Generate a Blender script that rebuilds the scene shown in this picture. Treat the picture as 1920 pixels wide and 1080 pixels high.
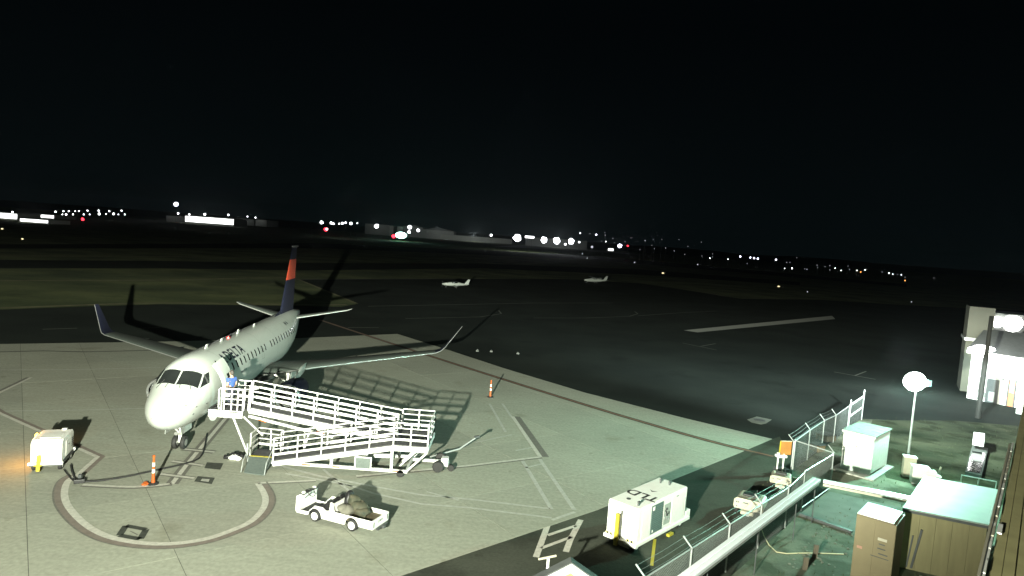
import bpy, bmesh, math, random
from mathutils import Vector, Matrix
random.seed(7)
for o in list(bpy.data.objects): bpy.data.objects.remove(o)
SC = bpy.context.scene
COL = SC.collection
R = math.radians

# ------------------------------------------------------------------ camera
FPX, PITCH, ROLL, CAMH = 1250.0, 0.0715, 0.0715, 11.8
cp, sp, cr, sr = math.cos(PITCH), math.sin(PITCH), math.cos(ROLL), math.sin(ROLL)
cam_right = Vector((cr, sr*sp, sr*cp)); cam_down = Vector((sr, -cr*sp, -cr*cp)); cam_fwd = Vector((0, cp, -sp))
cd = bpy.data.cameras.new('camera'); cam = bpy.data.objects.new('camera', cd); COL.objects.link(cam)
cd.sensor_width = 36; cd.lens = FPX/1920*36; cd.clip_start = 0.1; cd.clip_end = 20000
m = Matrix.Identity(4)
for i in range(3):
    m[i][0] = cam_right[i]; m[i][1] = -cam_down[i]; m[i][2] = -cam_fwd[i]
m[2][3] = CAMH
cam.matrix_world = m
SC.camera = cam

# ------------------------------------------------------------------ night sky
W = bpy.data.worlds.new('World'); SC.world = W; W.use_nodes = True
nt = W.node_tree; nt.nodes.clear()
wo = nt.nodes.new('ShaderNodeOutputWorld'); bg = nt.nodes.new('ShaderNodeBackground')
tc = nt.nodes.new('ShaderNodeTexCoord'); sx = nt.nodes.new('ShaderNodeSeparateXYZ')
mr = nt.nodes.new('ShaderNodeMapRange'); mr.inputs[1].default_value = 0.0; mr.inputs[2].default_value = 0.3
mx = nt.nodes.new('ShaderNodeMix'); mx.data_type = 'RGBA'
mx.inputs[6].default_value = (0.0016, 0.0032, 0.0036, 1); mx.inputs[7].default_value = (0.0006, 0.0013, 0.0017, 1)
nt.links.new(tc.outputs['Generated'], sx.inputs[0]); nt.links.new(sx.outputs['Z'], mr.inputs[0])
nt.links.new(mr.outputs[0], mx.inputs[0]); nt.links.new(mx.outputs[2], bg.inputs[0]); nt.links.new(bg.outputs[0], wo.inputs[0])
bg.inputs[1].default_value = 1.0

# ------------------------------------------------------------------ lamps
FLOOD = Vector((-5.6, 0.4, 8.4))
def lamp(name, loc, power, color, radius=0.2):
    l = bpy.data.lights.new(name, 'POINT'); l.energy = power; l.color = color; l.shadow_soft_size = radius
    o = bpy.data.objects.new(name, l); COL.objects.link(o); o.location = loc
    return o
def aim_profile(o, power_exp, smin, yaw, yaw_half, up_cut):
    """beam pattern of an apron floodlight (like an IES file): strength by angle below the horizon and by bearing"""
    l = o.data; l.use_nodes = True; n = l.node_tree; n.nodes.clear()
    out = n.nodes.new('ShaderNodeOutputLight'); em = n.nodes.new('ShaderNodeEmission')
    ge = n.nodes.new('ShaderNodeTexCoord'); s = n.nodes.new('ShaderNodeSeparateXYZ')
    n.links.new(ge.outputs['Normal'], s.inputs[0])
    def M(op, a, b=None, clamp=False):
        k = n.nodes.new('ShaderNodeMath'); k.operation = op; k.use_clamp = clamp
        for i, v in enumerate((a, b)):
            if v is None: continue
            if isinstance(v, (int, float)): k.inputs[i].default_value = v
            else: n.links.new(v, k.inputs[i])
        return k.outputs[0]
    dz = M('MULTIPLY', s.outputs['Z'], -1.0)
    low = M('MAXIMUM', dz, smin)
    prof = M('POWER', low, power_exp)
    upper = n.nodes.new('ShaderNodeMapRange'); upper.interpolation_type = 'SMOOTHSTEP'
    n.links.new(s.outputs['Z'], upper.inputs[0]); upper.inputs[1].default_value = -0.07; upper.inputs[2].default_value = up_cut
    upper.inputs[3].default_value = 1.0; upper.inputs[4].default_value = 0.03
    dirv = n.nodes.new('ShaderNodeVectorMath'); dirv.operation = 'DOT_PRODUCT'
    n.links.new(ge.outputs['Normal'], dirv.inputs[0]); dirv.inputs[1].default_value = (math.sin(yaw), math.cos(yaw), 0)
    az = n.nodes.new('ShaderNodeMapRange'); az.interpolation_type = 'SMOOTHSTEP'
    n.links.new(dirv.outputs['Value'], az.inputs[0]); az.inputs[1].default_value = math.cos(yaw_half[1]); az.inputs[2].default_value = math.cos(yaw_half[0])
    az.inputs[3].default_value = 0.14; az.inputs[4].default_value = 1.0
    st = M('MULTIPLY', M('MULTIPLY', prof, upper.outputs[0]), az.outputs[0])
    n.links.new(st, em.inputs['Strength']); n.links.new(em.outputs[0], out.inputs[0])
flood = lamp('apron_floodlight', FLOOD, 16300, (1.0, 1.035, 0.84), 0.19)
aim_profile(flood, -1.6, 0.062, R(-14), (R(41), R(61)), 0.045)

SC.view_settings.view_transform = 'Standard'; SC.view_settings.look = 'None'
SC.view_settings.exposure = 0; SC.view_settings.gamma = 1; SC.view_settings.use_curve_mapping = False
SC.render.engine = 'CYCLES'
SC.cycles.use_denoising = True
SC.cycles.max_bounces = 5; SC.cycles.diffuse_bounces = 3; SC.cycles.glossy_bounces = 3
SC.cycles.transparent_max_bounces = 12
SC.cycles.sample_clamp_indirect = 3.0
SC.cycles.use_light_tree = True

# ------------------------------------------------------------------ where a photo pixel meets the ground
def ray(p):
    a, b = (p[0]-960)/FPX, (p[1]-540)/FPX
    return cam_right*a + cam_down*b + cam_fwd
def G(p, z=0.0):
    d = ray(p); t = (z-CAMH)/d.z
    return Vector((d.x*t, d.y*t, z))
def FAR(p, dist):
    d = ray(p); t = dist/d.y
    return Vector((d.x*t, d.y*t, CAMH+d.z*t))
def PY(w):
    q = Vector(w)-Vector((0, 0, CAMH)); z = q.dot(cam_fwd)
    return (960+FPX*q.dot(cam_right)/z, 540+FPX*q.dot(cam_down)/z)
def ZAT(xy, py):
    lo, hi = -5.0, 40.0
    for _ in range(40):
        mid = (lo+hi)/2
        if PY((xy[0], xy[1], mid))[1] > py: lo = mid
        else: hi = mid
    return (lo+hi)/2
ZA = -0.02        # asphalt level (slab tops are at 0)

# ------------------------------------------------------------------ materials
MATS = {}
def mat(name, col, rough=0.6, metal=0.0, noise=0.12, scale=3.0, bump=0.0, col2=None, detail=6, emit=None, emit_s=0, spec=0.5, coat=0.0, stretch=None):
    if name in MATS: return MATS[name]
    mm = bpy.data.materials.new(name); mm.use_nodes = True; n = mm.node_tree; n.nodes.clear()
    out = n.nodes.new('ShaderNodeOutputMaterial'); b = n.nodes.new('ShaderNodeBsdfPrincipled')
    n.links.new(b.outputs[0], out.inputs[0])
    tc = n.nodes.new('ShaderNodeTexCoord'); nz = n.nodes.new('ShaderNodeTexNoise')
    nz.inputs['Scale'].default_value = scale; nz.inputs['Detail'].default_value = detail
    vec = tc.outputs['Object']
    if stretch:
        mp = n.nodes.new('ShaderNodeMapping'); mp.inputs['Scale'].default_value = stretch
        n.links.new(vec, mp.inputs[0]); vec = mp.outputs[0]
    n.links.new(vec, nz.inputs['Vector'])
    rp = n.nodes.new('ShaderNodeValToRGB'); rp.color_ramp.elements[0].position = 0.3; rp.color_ramp.elements[1].position = 0.72
    c2 = col2 if col2 else tuple(min(1, c*(1+noise)) for c in col); c1 = col if col2 else tuple(c*(1-noise) for c in col)
    rp.color_ramp.elements[0].color = (*c1, 1); rp.color_ramp.elements[1].color = (*c2, 1)
    n.links.new(nz.outputs[0], rp.inputs[0]); n.links.new(rp.outputs[0], b.inputs['Base Color'])
    b.inputs['Roughness'].default_value = rough; b.inputs['Metallic'].default_value = metal
    b.inputs['Specular IOR Level'].default_value = spec; b.inputs['Coat Weight'].default_value = coat
    if bump:
        bp = n.nodes.new('ShaderNodeBump'); bp.inputs['Strength'].default_value = bump; bp.inputs['Distance'].default_value = 0.02
        n.links.new(nz.outputs[0], bp.inputs['Height']); n.links.new(bp.outputs[0], b.inputs['Normal'])
    if emit:
        b.inputs['Emission Color'].default_value = (*emit, 1); b.inputs['Emission Strength'].default_value = emit_s
        mm.cycles.emission_sampling = 'NONE'
    MATS[name] = mm
    return mm
def two_scale(name, cA, cB, cC, s1, s2, rough, bump, stain=None, spec=0.3):
    """ground: broad patches + fine grain (+ dark stains)"""
    mm = bpy.data.materials.new(name); mm.use_nodes = True; n = mm.node_tree; n.nodes.clear()
    out = n.nodes.new('ShaderNodeOutputMaterial'); b = n.nodes.new('ShaderNodeBsdfPrincipled'); n.links.new(b.outputs[0], out.inputs[0])
    ge = n.nodes.new('ShaderNodeNewGeometry')
    def noise(s, d, vecscale=None):
        k = n.nodes.new('ShaderNodeTexNoise'); k.inputs['Scale'].default_value = s; k.inputs['Detail'].default_value = d
        v = ge.outputs['Position']
        if vecscale:
            mp = n.nodes.new('ShaderNodeMapping'); mp.inputs['Scale'].default_value = vecscale; mp.inputs['Rotation'].default_value = (0, 0, R(36))
            n.links.new(v, mp.inputs[0]); v = mp.outputs[0]
        n.links.new(v, k.inputs['Vector']); return k.outputs[0]
    def ramp(f, a, bb, p0=.35, p1=.68):
        r = n.nodes.new('ShaderNodeValToRGB'); r.color_ramp.elements[0].position = p0; r.color_ramp.elements[1].position = p1
        r.color_ramp.elements[0].color = (*a, 1); r.color_ramp.elements[1].color = (*bb, 1); n.links.new(f, r.inputs[0]); return r.outputs[0]
    def mixc(f, a, bb, t='MULTIPLY'):
        k = n.nodes.new('ShaderNodeMix'); k.data_type = 'RGBA'; k.blend_type = t
        if isinstance(f, float): k.inputs[0].default_value = f
        else: n.links.new(f, k.inputs[0])
        n.links.new(a, k.inputs[6]); n.links.new(bb, k.inputs[7]); return k.outputs[2]
    broad = ramp(noise(s1, 5), cA, cB)
    fine = noise(s2, 8)
    grain = ramp(fine, (.82, .82, .82), (1.12, 1.12, 1.12), .25, .75)
    c = mixc(1.0, broad, grain)
    brush = ramp(noise(.55, 6, (1, 7, 1)), (.93, .93, .93), (1.05, 1.05, 1.05))
    c = mixc(.8, c, brush)
    spot = ramp(noise(1.3, 3), (1, 1, 1), (.80, .79, .76), .665, .74)
    c = mixc(1.0, c, spot)
    if stain:
        st = ramp(noise(stain[1], 7), (1, 1, 1), stain[0], stain[2], stain[2]+.1)
        c = mixc(.8, c, st)
    oi = n.nodes.new('ShaderNodeObjectInfo'); hv = ramp(oi.outputs['Random'], (.93, .93, .93), (1.06, 1.055, 1.04), 0, 1)
    c = mixc(1.0, c, hv)
    n.links.new(c, b.inputs['Base Color']); b.inputs['Roughness'].default_value = rough; b.inputs['Specular IOR Level'].default_value = spec
    bp = n.nodes.new('ShaderNodeBump'); bp.inputs['Strength'].default_value = bump; bp.inputs['Distance'].default_value = 0.03
    n.links.new(fine, bp.inputs['Height']); n.links.new(bp.outputs[0], b.inputs['Normal'])
    MATS[name] = mm; return mm
def glow(name, col, s):
    if name in MATS: return MATS[name]
    mm = bpy.data.materials.new(name); mm.use_nodes = True; n = mm.node_tree; n.nodes.clear()
    out = n.nodes.new('ShaderNodeOutputMaterial'); e = n.nodes.new('ShaderNodeEmission'); e.inputs[0].default_value = (*col, 1); e.inputs[1].default_value = s
    n.links.new(e.outputs[0], out.inputs[0]); mm.cycles.emission_sampling = 'NONE'; MATS[name] = mm; return mm

concrete = two_scale('concrete', (.315, .325, .268), (.35, .362, .30), None, .16, 6, .85, .08, ((.80, .78, .74), .35, .62))
joint_dark = mat('joint_filler', (.07, .07, .06), .9)
asphalt = two_scale('asphalt', (.015, .0205, .018), (.026, .034, .029), None, .12, 9, .95, .3, ((.6, .6, .6), .2, .6), .1)
grass_m = two_scale('dry_grass', (.045, .070, .018), (.165, .19, .068), None, .07, 1.4, .95, .5, ((.6, .65, .5), .12, .55))
gravel_m = two_scale('gravel', (.09, .105, .075), (.20, .21, .155), None, .35, 12, .95, .6, ((.28, .34, .22), .5, .5))
paint_w = mat('white_marking', (.52, .51, .45), .7, noise=.18, scale=6)
paint_faint = mat('worn_marking', (.34, .345, .31), .8, noise=.12, scale=5, col2=(.50, .50, .45))
paint_dark = mat('black_outline_paint', (.15, .145, .125), .8, noise=.2, scale=5)
paint_brown = mat('brown_outline_paint', (.20, .17, .145), .8, noise=.15, scale=4)
paint_black = mat('black_square_paint', (.045, .05, .04), .8, noise=.3, scale=5)
paint_red = mat('red_line_paint', (.20, .085, .05), .8, noise=.2, col2=(.30, .16, .09), scale=2)
plane_w = mat('aircraft_white', (.315, .34, .32), .28, noise=.02, scale=2, coat=.25)
navy = mat('navy_paint', (.0045, .006, .016), .6, noise=.1, spec=.25)
redp = mat('red_paint', (.34, .045, .02), .55, noise=.1)
alu = mat('bare_metal', (.62, .63, .62), .3, metal=.8, noise=.06)
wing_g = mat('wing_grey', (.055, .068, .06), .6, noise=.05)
glass_d = mat('dark_glass', (.012, .014, .014), .08, noise=.1, spec=.6)
white_p = mat('white_paint', (.78, .78, .74), .45, noise=.04, scale=5)
cream_p = mat('cream_paint', (.40, .375, .29), .5, noise=.06, scale=5)
grey_p = mat('grey_paint', (.30, .32, .31), .5, noise=.08)
dgrey = mat('dark_grey', (.06, .065, .065), .6, noise=.15)
rubber = mat('rubber', (.018, .018, .018), .75, noise=.2, scale=8)
black_p = mat('black_plastic', (.014, .014, .015), .5, noise=.2)
galv = mat('galvanised_steel', (.36, .385, .38), .45, metal=.3, noise=.1, scale=8)
orange = mat('orange_plastic', (.40, .085, .012), .5, noise=.08)
reflect_o = mat('orange_reflector', (.45, .10, .02), .4, noise=.1)
yellow = mat('yellow_paint', (.40, .33, .03), .5, noise=.08)
wood = mat('wood', (.16, .12, .07), .8, noise=.25, scale=4, stretch=(1, 8, 1))
deck_m = mat('ramp_deck', (.05, .05, .055), .7, noise=.2, scale=6)
plate_m = mat('tread_plate', (.10, .125, .115), .6, noise=.15, scale=9)
beige = mat('beige_steel', (.17, .14, .075), .6, noise=.07, scale=2)
tan = mat('tan_siding', (.19, .17, .085), .7, noise=.1, scale=2, stretch=(3, 3, .4))
roof_t = mat('pale_roof', (.24, .29, .25), .6, noise=.08, scale=1.2)
skin = mat('skin', (.26, .165, .12), .6, noise=.04)
blue = mat('blue_cloth', (.018, .05, .17), .85, noise=.15, scale=12)
dkcloth = mat('dark_cloth', (.02, .022, .035), .9, noise=.2, scale=12)
hairm = mat('hair', (.02, .016, .013), .7, noise=.2, scale=20)
pale_hose = mat('pale_hose', (.6, .55, .35), .6)
tarp = mat('green_tarp', (.018, .028, .017), .8, col2=(.085, .075, .048), scale=4, bump=.4)
ltcanvas = mat('pale_canvas', (.13, .125, .10), .85, noise=.2, scale=5, bump=.4)
bed_m = mat('truck_bed_board', (.085, .07, .036), .85, noise=.25, scale=4, stretch=(1, 6, 1))
brownwood = mat('weathered_post', (.10, .085, .06), .9, noise=.25, scale=4, stretch=(6, 6, .5))
far_wall = mat('far_wall', (.30, .31, .30), .8, noise=.06, scale=.1)
far_roof = mat('far_roof', (.12, .13, .13), .8, noise=.1, scale=.1)
hill_m = mat('far_hill', (.012, .013, .012), 1, noise=.3, scale=.01)
pole_dark = mat('dark_timber_pole', (.014, .014, .012), .85, noise=.25, scale=4, stretch=(6, 6, .5))
orange_panel = mat('orange_panel', (.26, .12, .035), .45, noise=.1, scale=2, col2=(.42, .19, .045))

# ------------------------------------------------------------------ mesh builder
class MB:
    def __init__(s): s.v = []; s.f = []; s.mi = []; s.cur = 0
    def mat(s, i): s.cur = i; return s
    def add(s, vs, fs):
        o = len(s.v); s.v += [Vector(x) for x in vs]; s.f += [[o+i for i in f] for f in fs]; s.mi += [s.cur]*len(fs); return s
    def box(s, c, d, rz=0.0, ry=0.0):
        c = Vector(c); mtx = Matrix.Rotation(rz, 3, 'Z') @ Matrix.Rotation(ry, 3, 'Y')
        vs = [c + mtx @ Vector((x*d[0]/2, y*d[1]/2, z*d[2]/2)) for x in (-1, 1) for y in (-1, 1) for z in (-1, 1)]
        return s.add(vs, [(0, 1, 3, 2), (4, 6, 7, 5), (0, 4, 5, 1), (2, 3, 7, 6), (0, 2, 6, 4), (1, 5, 7, 3)])
    def bar(s, p, q, w, h=None, up=(0, 0, 1)):
        p = Vector(p); q = Vector(q); h = h or w; d = (q-p).normalized(); u = Vector(up)
        if abs(d.dot(u)) > .98: u = Vector((0, 1, 0))
        a = d.cross(u).normalized(); b = a.cross(d).normalized()
        vs = [e + a*(i*w/2) + b*(j*h/2) for e in (p, q) for i, j in ((-1, -1), (1, -1), (1, 1), (-1, 1))]
        return s.add(vs, [(3, 2, 1, 0), (4, 5, 6, 7), (0, 1, 5, 4), (1, 2, 6, 5), (2, 3, 7, 6), (3, 0, 4, 7)])
    def tube(s, pts, r, n=8, caps=True):
        pts = [Vector(p) for p in pts]; rr = r if isinstance(r, (list, tuple)) else [r]*len(pts)
        o = len(s.v); vs = []; fs = []
        a = None
        for i, p in enumerate(pts):
            d = (pts[min(i+1, len(pts)-1)]-pts[max(i-1, 0)]).normalized()
            if a is None:
                a = d.cross(Vector((0, 0, 1)))
                if a.length < .05: a = d.cross(Vector((0, 1, 0)))
            else: a = a - d*a.dot(d)
            a.normalize(); b = d.cross(a)
            for k in range(n):
                t = 2*math.pi*k/n; vs.append(p + (a*math.cos(t)+b*math.sin(t))*rr[i])
        for i in range(len(pts)-1):
            for k in range(n):
                fs.append((i*n+k, i*n+(k+1) % n, (i+1)*n+(k+1) % n, (i+1)*n+k))
        if caps: fs += [tuple(range(n))[::-1], tuple((len(pts)-1)*n+k for k in range(n))]
        return s.add(vs, fs)
    def lathe(s, o, axis, prof, n=16, caps=True):
        o = Vector(o); ax = Vector(axis).normalized()
        return s.tube2(o, ax, prof, n, caps)
    def tube2(s, o, ax, prof, n, caps):
        a = ax.cross(Vector((0, 0, 1)))
        if a.length < .05: a = ax.cross(Vector((0, 1, 0)))
        a.normalize(); b = ax.cross(a); vs = []; fs = []
        for d, r in prof:
            for k in range(n):
                t = 2*math.pi*k/n; vs.append(o+ax*d+(a*math.cos(t)+b*math.sin(t))*max(r, 1e-4))
        for i in range(len(prof)-1):
            for k in range(n): fs.append((i*n+k, i*n+(k+1) % n, (i+1)*n+(k+1) % n, (i+1)*n+k))
        if caps: fs += [tuple(range(n))[::-1], tuple((len(prof)-1)*n+k for k in range(n))]
        return s.add(vs, fs)
    def prism(s, poly, vec):
        poly = [Vector(p) for p in poly]; vec = Vector(vec); n = len(poly)
        return s.add(poly+[p+vec for p in poly], [tuple(range(n))[::-1], tuple(range(n, 2*n))]+[(i, (i+1) % n, n+(i+1) % n, n+i) for i in range(n)])
    def grid(s, fn, nu, nv):
        vs = [fn(i/nu, j/nv) for i in range(nu+1) for j in range(nv+1)]
        return s.add(vs, [(i*(nv+1)+j, i*(nv+1)+j+1, (i+1)*(nv+1)+j+1, (i+1)*(nv+1)+j) for i in range(nu) for j in range(nv)])
    def ball(s, c, r, n=10, m=6):
        c = Vector(c); r = Vector(r) if not isinstance(r, (int, float)) else Vector((r, r, r)); vs = []; fs = []
        for i in range(m+1):
            t = math.pi*i/m
            for k in range(n):
                p = 2*math.pi*k/n; vs.append(c+Vector((r.x*math.sin(t)*math.cos(p), r.y*math.sin(t)*math.sin(p), r.z*math.cos(t))))
        for i in range(m):
            for k in range(n): fs.append((i*n+k, (i+1)*n+k, (i+1)*n+(k+1) % n, i*n+(k+1) % n))
        return s.add(vs, fs)
    def build(s, name, mats, parent=None, smooth=False, world=False, bevel=0.0, kind=None, loc=None, label=None):
        me = bpy.data.meshes.new(name); vs = s.v
        if world and parent is not None:
            inv = Matrix.LocRotScale(parent['_l'], Matrix.Rotation(parent['_r'], 3, 'Z'), None).inverted()
            vs = [inv @ p for p in vs]
        if loc is not None: vs = [p-Vector(loc) for p in vs]
        me.from_pydata([tuple(p) for p in vs], [], s.f)
        mats = mats if isinstance(mats, (list, tuple)) else [mats]
        for k in mats: me.materials.append(k)
        if len(mats) > 1: me.polygons.foreach_set('material_index', s.mi)
        bm = bmesh.new(); bm.from_mesh(me); bmesh.ops.remove_doubles(bm, verts=bm.verts, dist=1e-5)
        bmesh.ops.recalc_face_normals(bm, faces=bm.faces); bm.to_mesh(me); bm.free()
        if smooth:
            me.polygons.foreach_set('use_smooth', [True]*len(me.polygons))
            try: me.set_sharp_from_angle(angle=R(38))
            except Exception: pass
        o = bpy.data.objects.new(name, me); COL.objects.link(o)
        if parent is not None: o.parent = parent
        if loc is not None: o.location = loc
        if bevel:
            b = o.modifiers.new('bevel', 'BEVEL'); b.width = bevel; b.segments = 2; b.limit_method = 'ANGLE'; b.angle_limit = R(40)
        if kind: o['kind'] = kind
        if label: o['label'] = label
        return o
def tag(o, label, cat, group=None):
    o['label'] = label; o['category'] = cat
    if group: o['group'] = group
    return o
def thing(name, label, cat, loc=(0, 0, 0), rz=0.0, group=None):
    o = bpy.data.objects.new(name, None); COL.objects.link(o)
    o.location = loc; o.rotation_euler = (0, 0, rz); o.empty_display_size = .3
    o['_l'] = tuple(loc); o['_r'] = rz
    return tag(o, label, cat, group)
def dup(root, loc, rz=None, label=None):
    r = root.copy(); COL.objects.link(r); r.location = loc
    if rz is not None: r.rotation_euler = (0, 0, rz)
    if label: r['label'] = label
    for ch in list(root.children):
        c = ch.copy(); COL.objects.link(c); c.parent = r
        for g in list(ch.children):
            d = g.copy(); COL.objects.link(d); d.parent = c
    return r
def text_geo(s, size, bold=.015, sp=1.0):
    """outline of a word as (verts, faces), baseline along +x, centred"""
    c = bpy.data.curves.new('t', 'FONT'); c.body = s; c.size = size; c.align_x = 'CENTER'; c.align_y = 'CENTER'; c.resolution_u = 3; c.offset = size*bold; c.space_character = sp
    o = bpy.data.objects.new('t', c); COL.objects.link(o)
    me = bpy.data.meshes.new_from_object(o.evaluated_get(bpy.context.evaluated_depsgraph_get()))
    vs = [v.co.copy() for v in me.vertices]; fs = [tuple(p.vertices) for p in me.polygons]
    bpy.data.objects.remove(o); bpy.data.meshes.remove(me); bpy.data.curves.remove(c)
    return vs, fs

# ================================================================== GROUND
def sheet(name, pts, z, m, kind='structure'):
    b = MB(); b.add([(p[0], p[1], z) for p in pts], [tuple(range(len(pts)))])
    return b.build(name, m, kind=kind)
b = MB(); b.add([(-6000, -300, -.03), (6000, -300, -.03), (6000, 7000, -.03), (-6000, 7000, -.03)], [(0, 1, 2, 3)])
b.build('ground', grass_m, kind='structure')
def poly_px(pts): return [G(p) for p in pts]
# main asphalt (ramp and taxiway), edges follow the grass
asp = poly_px([(-420, 590), (0, 580), (300, 570), (560, 573), (640, 575), (668, 570), (640, 558), (560, 524), (700, 523), (880, 523), (1060, 523), (1200, 531), (1300, 546), (1390, 560), (1540, 562), (1700, 572), (1960, 585)])
asp += [Vector((70, 45, 0)), Vector((24, 33, 0)), Vector((-8, -10, 0)), Vector((-60, -10, 0)), Vector((-80, 40, 0))]
sheet('asphalt_ramp', asp, ZA, asphalt)
sheet('taxiway', poly_px([(-700, 512), (0, 503), (300, 503), (560, 507), (900, 503), (1200, 515), (1500, 535), (1500, 529), (1200, 505), (900, 494), (560, 493), (300, 489), (0, 487), (-700, 494)]), ZA, asphalt)
sheet('runway', poly_px([(-900, 478), (0, 466), (600, 465), (1100, 486), (1700, 538), (1700, 533), (1100, 478), (600, 456), (0, 458), (-900, 470)]), ZA, asphalt)
gy = [Vector((3, 17, 0)), Vector((10.6, 26.0, 0)), Vector((14.3, 30.6, 0)), Vector((17.2, 34.0, 0)), Vector((15.9, 36.3, 0)), Vector((18.4, 39.2, 0)), Vector((27.6, 50.8, 0)), Vector((40, 52, 0)), Vector((46, 40, 0)), Vector((26, 15, 0)), Vector((12, 6, 0))]
road2 = two_scale('service_road_asphalt', (.045, .052, .042), (.078, .085, .068), None, .2, 9, .95, .3, ((.6, .6, .6), .3, .58), .1)
sheet('service_road', poly_px([(1462, 818), (1385, 846), (1120, 950), (750, 1074), (560, 1150)])+[Vector((-2, 8, 0)), Vector((4, 16, 0)), Vector((10.7, 26.1, 0)), Vector((14.4, 30.7, 0)), Vector((16.2, 35.5, 0)), Vector((17.2, 37.9, 0))], ZA+.003, road2)
sheet('gravel_yard', gy, ZA+.006, gravel_m)

weedy = two_scale('weedy_ground', (.028, .040, .022), (.085, .095, .058), None, .25, 8, .95, .6, ((.4, .45, .35), .6, .5), .1)
sheet('weedy_ground', [Vector((21.8, 36.8, 0)), Vector((26.5, 33.5, 0)), Vector((40, 44, 0)), Vector((46, 52, 0)), Vector((36, 52.5, 0)), Vector((28.4, 50.6, 0)), Vector((24.6, 44.5, 0))], ZA+.009, weedy)
# concrete apron, slab by slab
AP = [(-62, 42), (-42.76, 55.56)]
AP = [G((-260, 652)), G((0, 645)), G((330, 640)), G((560, 634)), G((745, 626)), G((840, 656)), G((950, 692)), G((1100, 737)), G((1280, 783)), G((1448, 823)), G((1385, 850)), G((1120, 956)), G((750, 1080)), Vector((-9, 15, 0)), Vector((-30, 8, 0)), Vector((-60, 20, 0))]
base = sheet('apron', AP, -.010, joint_dark)
def clip(poly, n, d):      # keep points with n.p <= d
    out = []
    for i in range(len(poly)):
        p, q = poly[i], poly[(i+1) % len(poly)]; a, c = p[0]*n[0]+p[1]*n[1]-d, q[0]*n[0]+q[1]*n[1]-d
        if a <= 0: out.append(p)
        if (a < 0 < c) or (c < 0 < a):
            t = a/(a-c); out.append(Vector((p[0]+(q[0]-p[0])*t, p[1]+(q[1]-p[1])*t, 0)))
    return out
U = Vector((.600, -.800, 0)); V = Vector((.800, .600, 0))
vl = [-40, -34.6, -28.9, -22.7, -16.6, -10.5, -4.9, .51, 4.7, 10.6, 16.2, 21.8, 27.4, 33, 38.6, 44.2, 49.8]
ul = [-84+5.95*i for i in range(16)]
tri_g = .010; tri_u = .004
for i in range(len(vl)-1):
    for j in range(len(ul)-1):
        pl = list(AP)
        for nn, dd in ((V, vl[i+1]-tri_g), (-V, -vl[i]-tri_g), (U, ul[j+1]-tri_u), (-U, -ul[j]-tri_u)):
            pl = clip(pl, nn, dd)
            if len(pl) < 3: break
        if len(pl) < 3: continue
        dz = random.uniform(-.0008, .0008)
        q = MB().prism([(p[0], p[1], -.008) for p in pl], (0, 0, .008+dz))
        q.build('concrete_slab', concrete, base)

def ribbon(pts, w, z, b=None, off=0.0):
    b = b or MB(); P = [Vector((p[0], p[1], 0)) for p in pts]; L = []; RR = []
    for i, p in enumerate(P):
        d0 = (P[i]-P[i-1]).normalized() if i else (P[1]-P[0]).normalized()
        d1 = (P[i+1]-P[i]).normalized() if i < len(P)-1 else d0
        d = (d0+d1).normalized(); nrm = Vector((-d.y, d.x, 0)); k = 1/max(.5, nrm.dot(Vector((-d0.y, d0.x, 0))))
        L.append(p+nrm*(off+w/2)*k); RR.append(p+nrm*(off-w/2)*k)
    vs = [(p.x, p.y, z) for p in L]+[(p.x, p.y, z) for p in RR]; n = len(P)
    b.add(vs, [(i, i+1, n+i+1, n+i) for i in range(n-1)]); return b
def smooth_pts(px, n=6):
    P = [G(p) for p in px]; out = []
    for i in range(len(P)-1):
        p0, p1, p2, p3 = P[max(i-1, 0)], P[i], P[i+1], P[min(i+2, len(P)-1)]
        for k in range(n):
            t = k/n; out.append(.5*((2*p1)+(p2-p0)*t+(2*p0-5*p1+4*p2-p3)*t*t+(3*p1-p0-3*p2+p3)*t**3))
    out.append(P[-1]); return out
Z1, Z2, Z3 = .005, .009, .013
ring_px = [(144, 892), (128, 902), (121, 921), (125, 944), (146, 971), (176, 994), (216, 1010), (274, 1019), (331, 1019), (389, 1010), (436, 994), (470, 978), (491, 957), (498, 939), (494, 923), (483, 906)]
rp = smooth_pts(ring_px)
ribbon(rp, .26, Z2, off=0).build('lead_in_circle_line', paint_w, kind='structure')
ribbon(rp, .24, Z1, off=-.24).build('lead_in_circle_outline', paint_brown, kind='structure')
ribbon(rp, .07, Z2+.002, off=-.39).build('lead_in_circle_edge', paint_dark, kind='structure')
def line(name, px, w, m=paint_w, z=Z2, edge=None, ew=.14, eoff=None, smooth=False, emat=None):
    P = smooth_pts(px) if smooth else [G(p) for p in px]
    ribbon(P, w, z).build(name, m, kind='structure')
    if edge:
        for s in edge: ribbon(P, ew, z-.003, off=s*(w/2+ew/2-.01 if eoff is None else eoff)).build(name+'_outline', emat or paint_dark, kind='structure')
line('stand_line', [(-60, 737), (0, 775), (183, 857), (144, 892)], .20, edge=(1,), ew=.22, emat=paint_brown)
line('stand_line', [(483, 906), (592, 901)], .18, edge=(-1,), ew=.12)
line('stop_line', [(155, 909), (239, 913), (285, 911), (322, 907)], .2, edge=(-1,), ew=.14, smooth=True)
line('lead_in_line', [(322, 908), (352, 869), (410, 800), (480, 716)], .20, edge=(1, -1), ew=.18)
line('stop_bar', [(323, 865), (380, 873)], .18, edge=(1, -1), ew=.1, z=Z3)
line('stop_bar', [(301, 889), (364, 897)], .18, edge=(1, -1), ew=.1, z=Z3)
line('stop_bar', [(343, 842), (402, 848)], .16, edge=(1, -1), ew=.18, z=Z3)
def quad_px(name, px, m, z=Z2): sheet(name, [G(p) for p in px], z, m)
quad_px('covered_marking', [(388, 867), (419, 869), (413, 881), (383, 878)], paint_black)
quad_px('covered_marking', [(371, 893), (403, 896), (397, 908), (364, 903)], paint_black)
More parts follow.
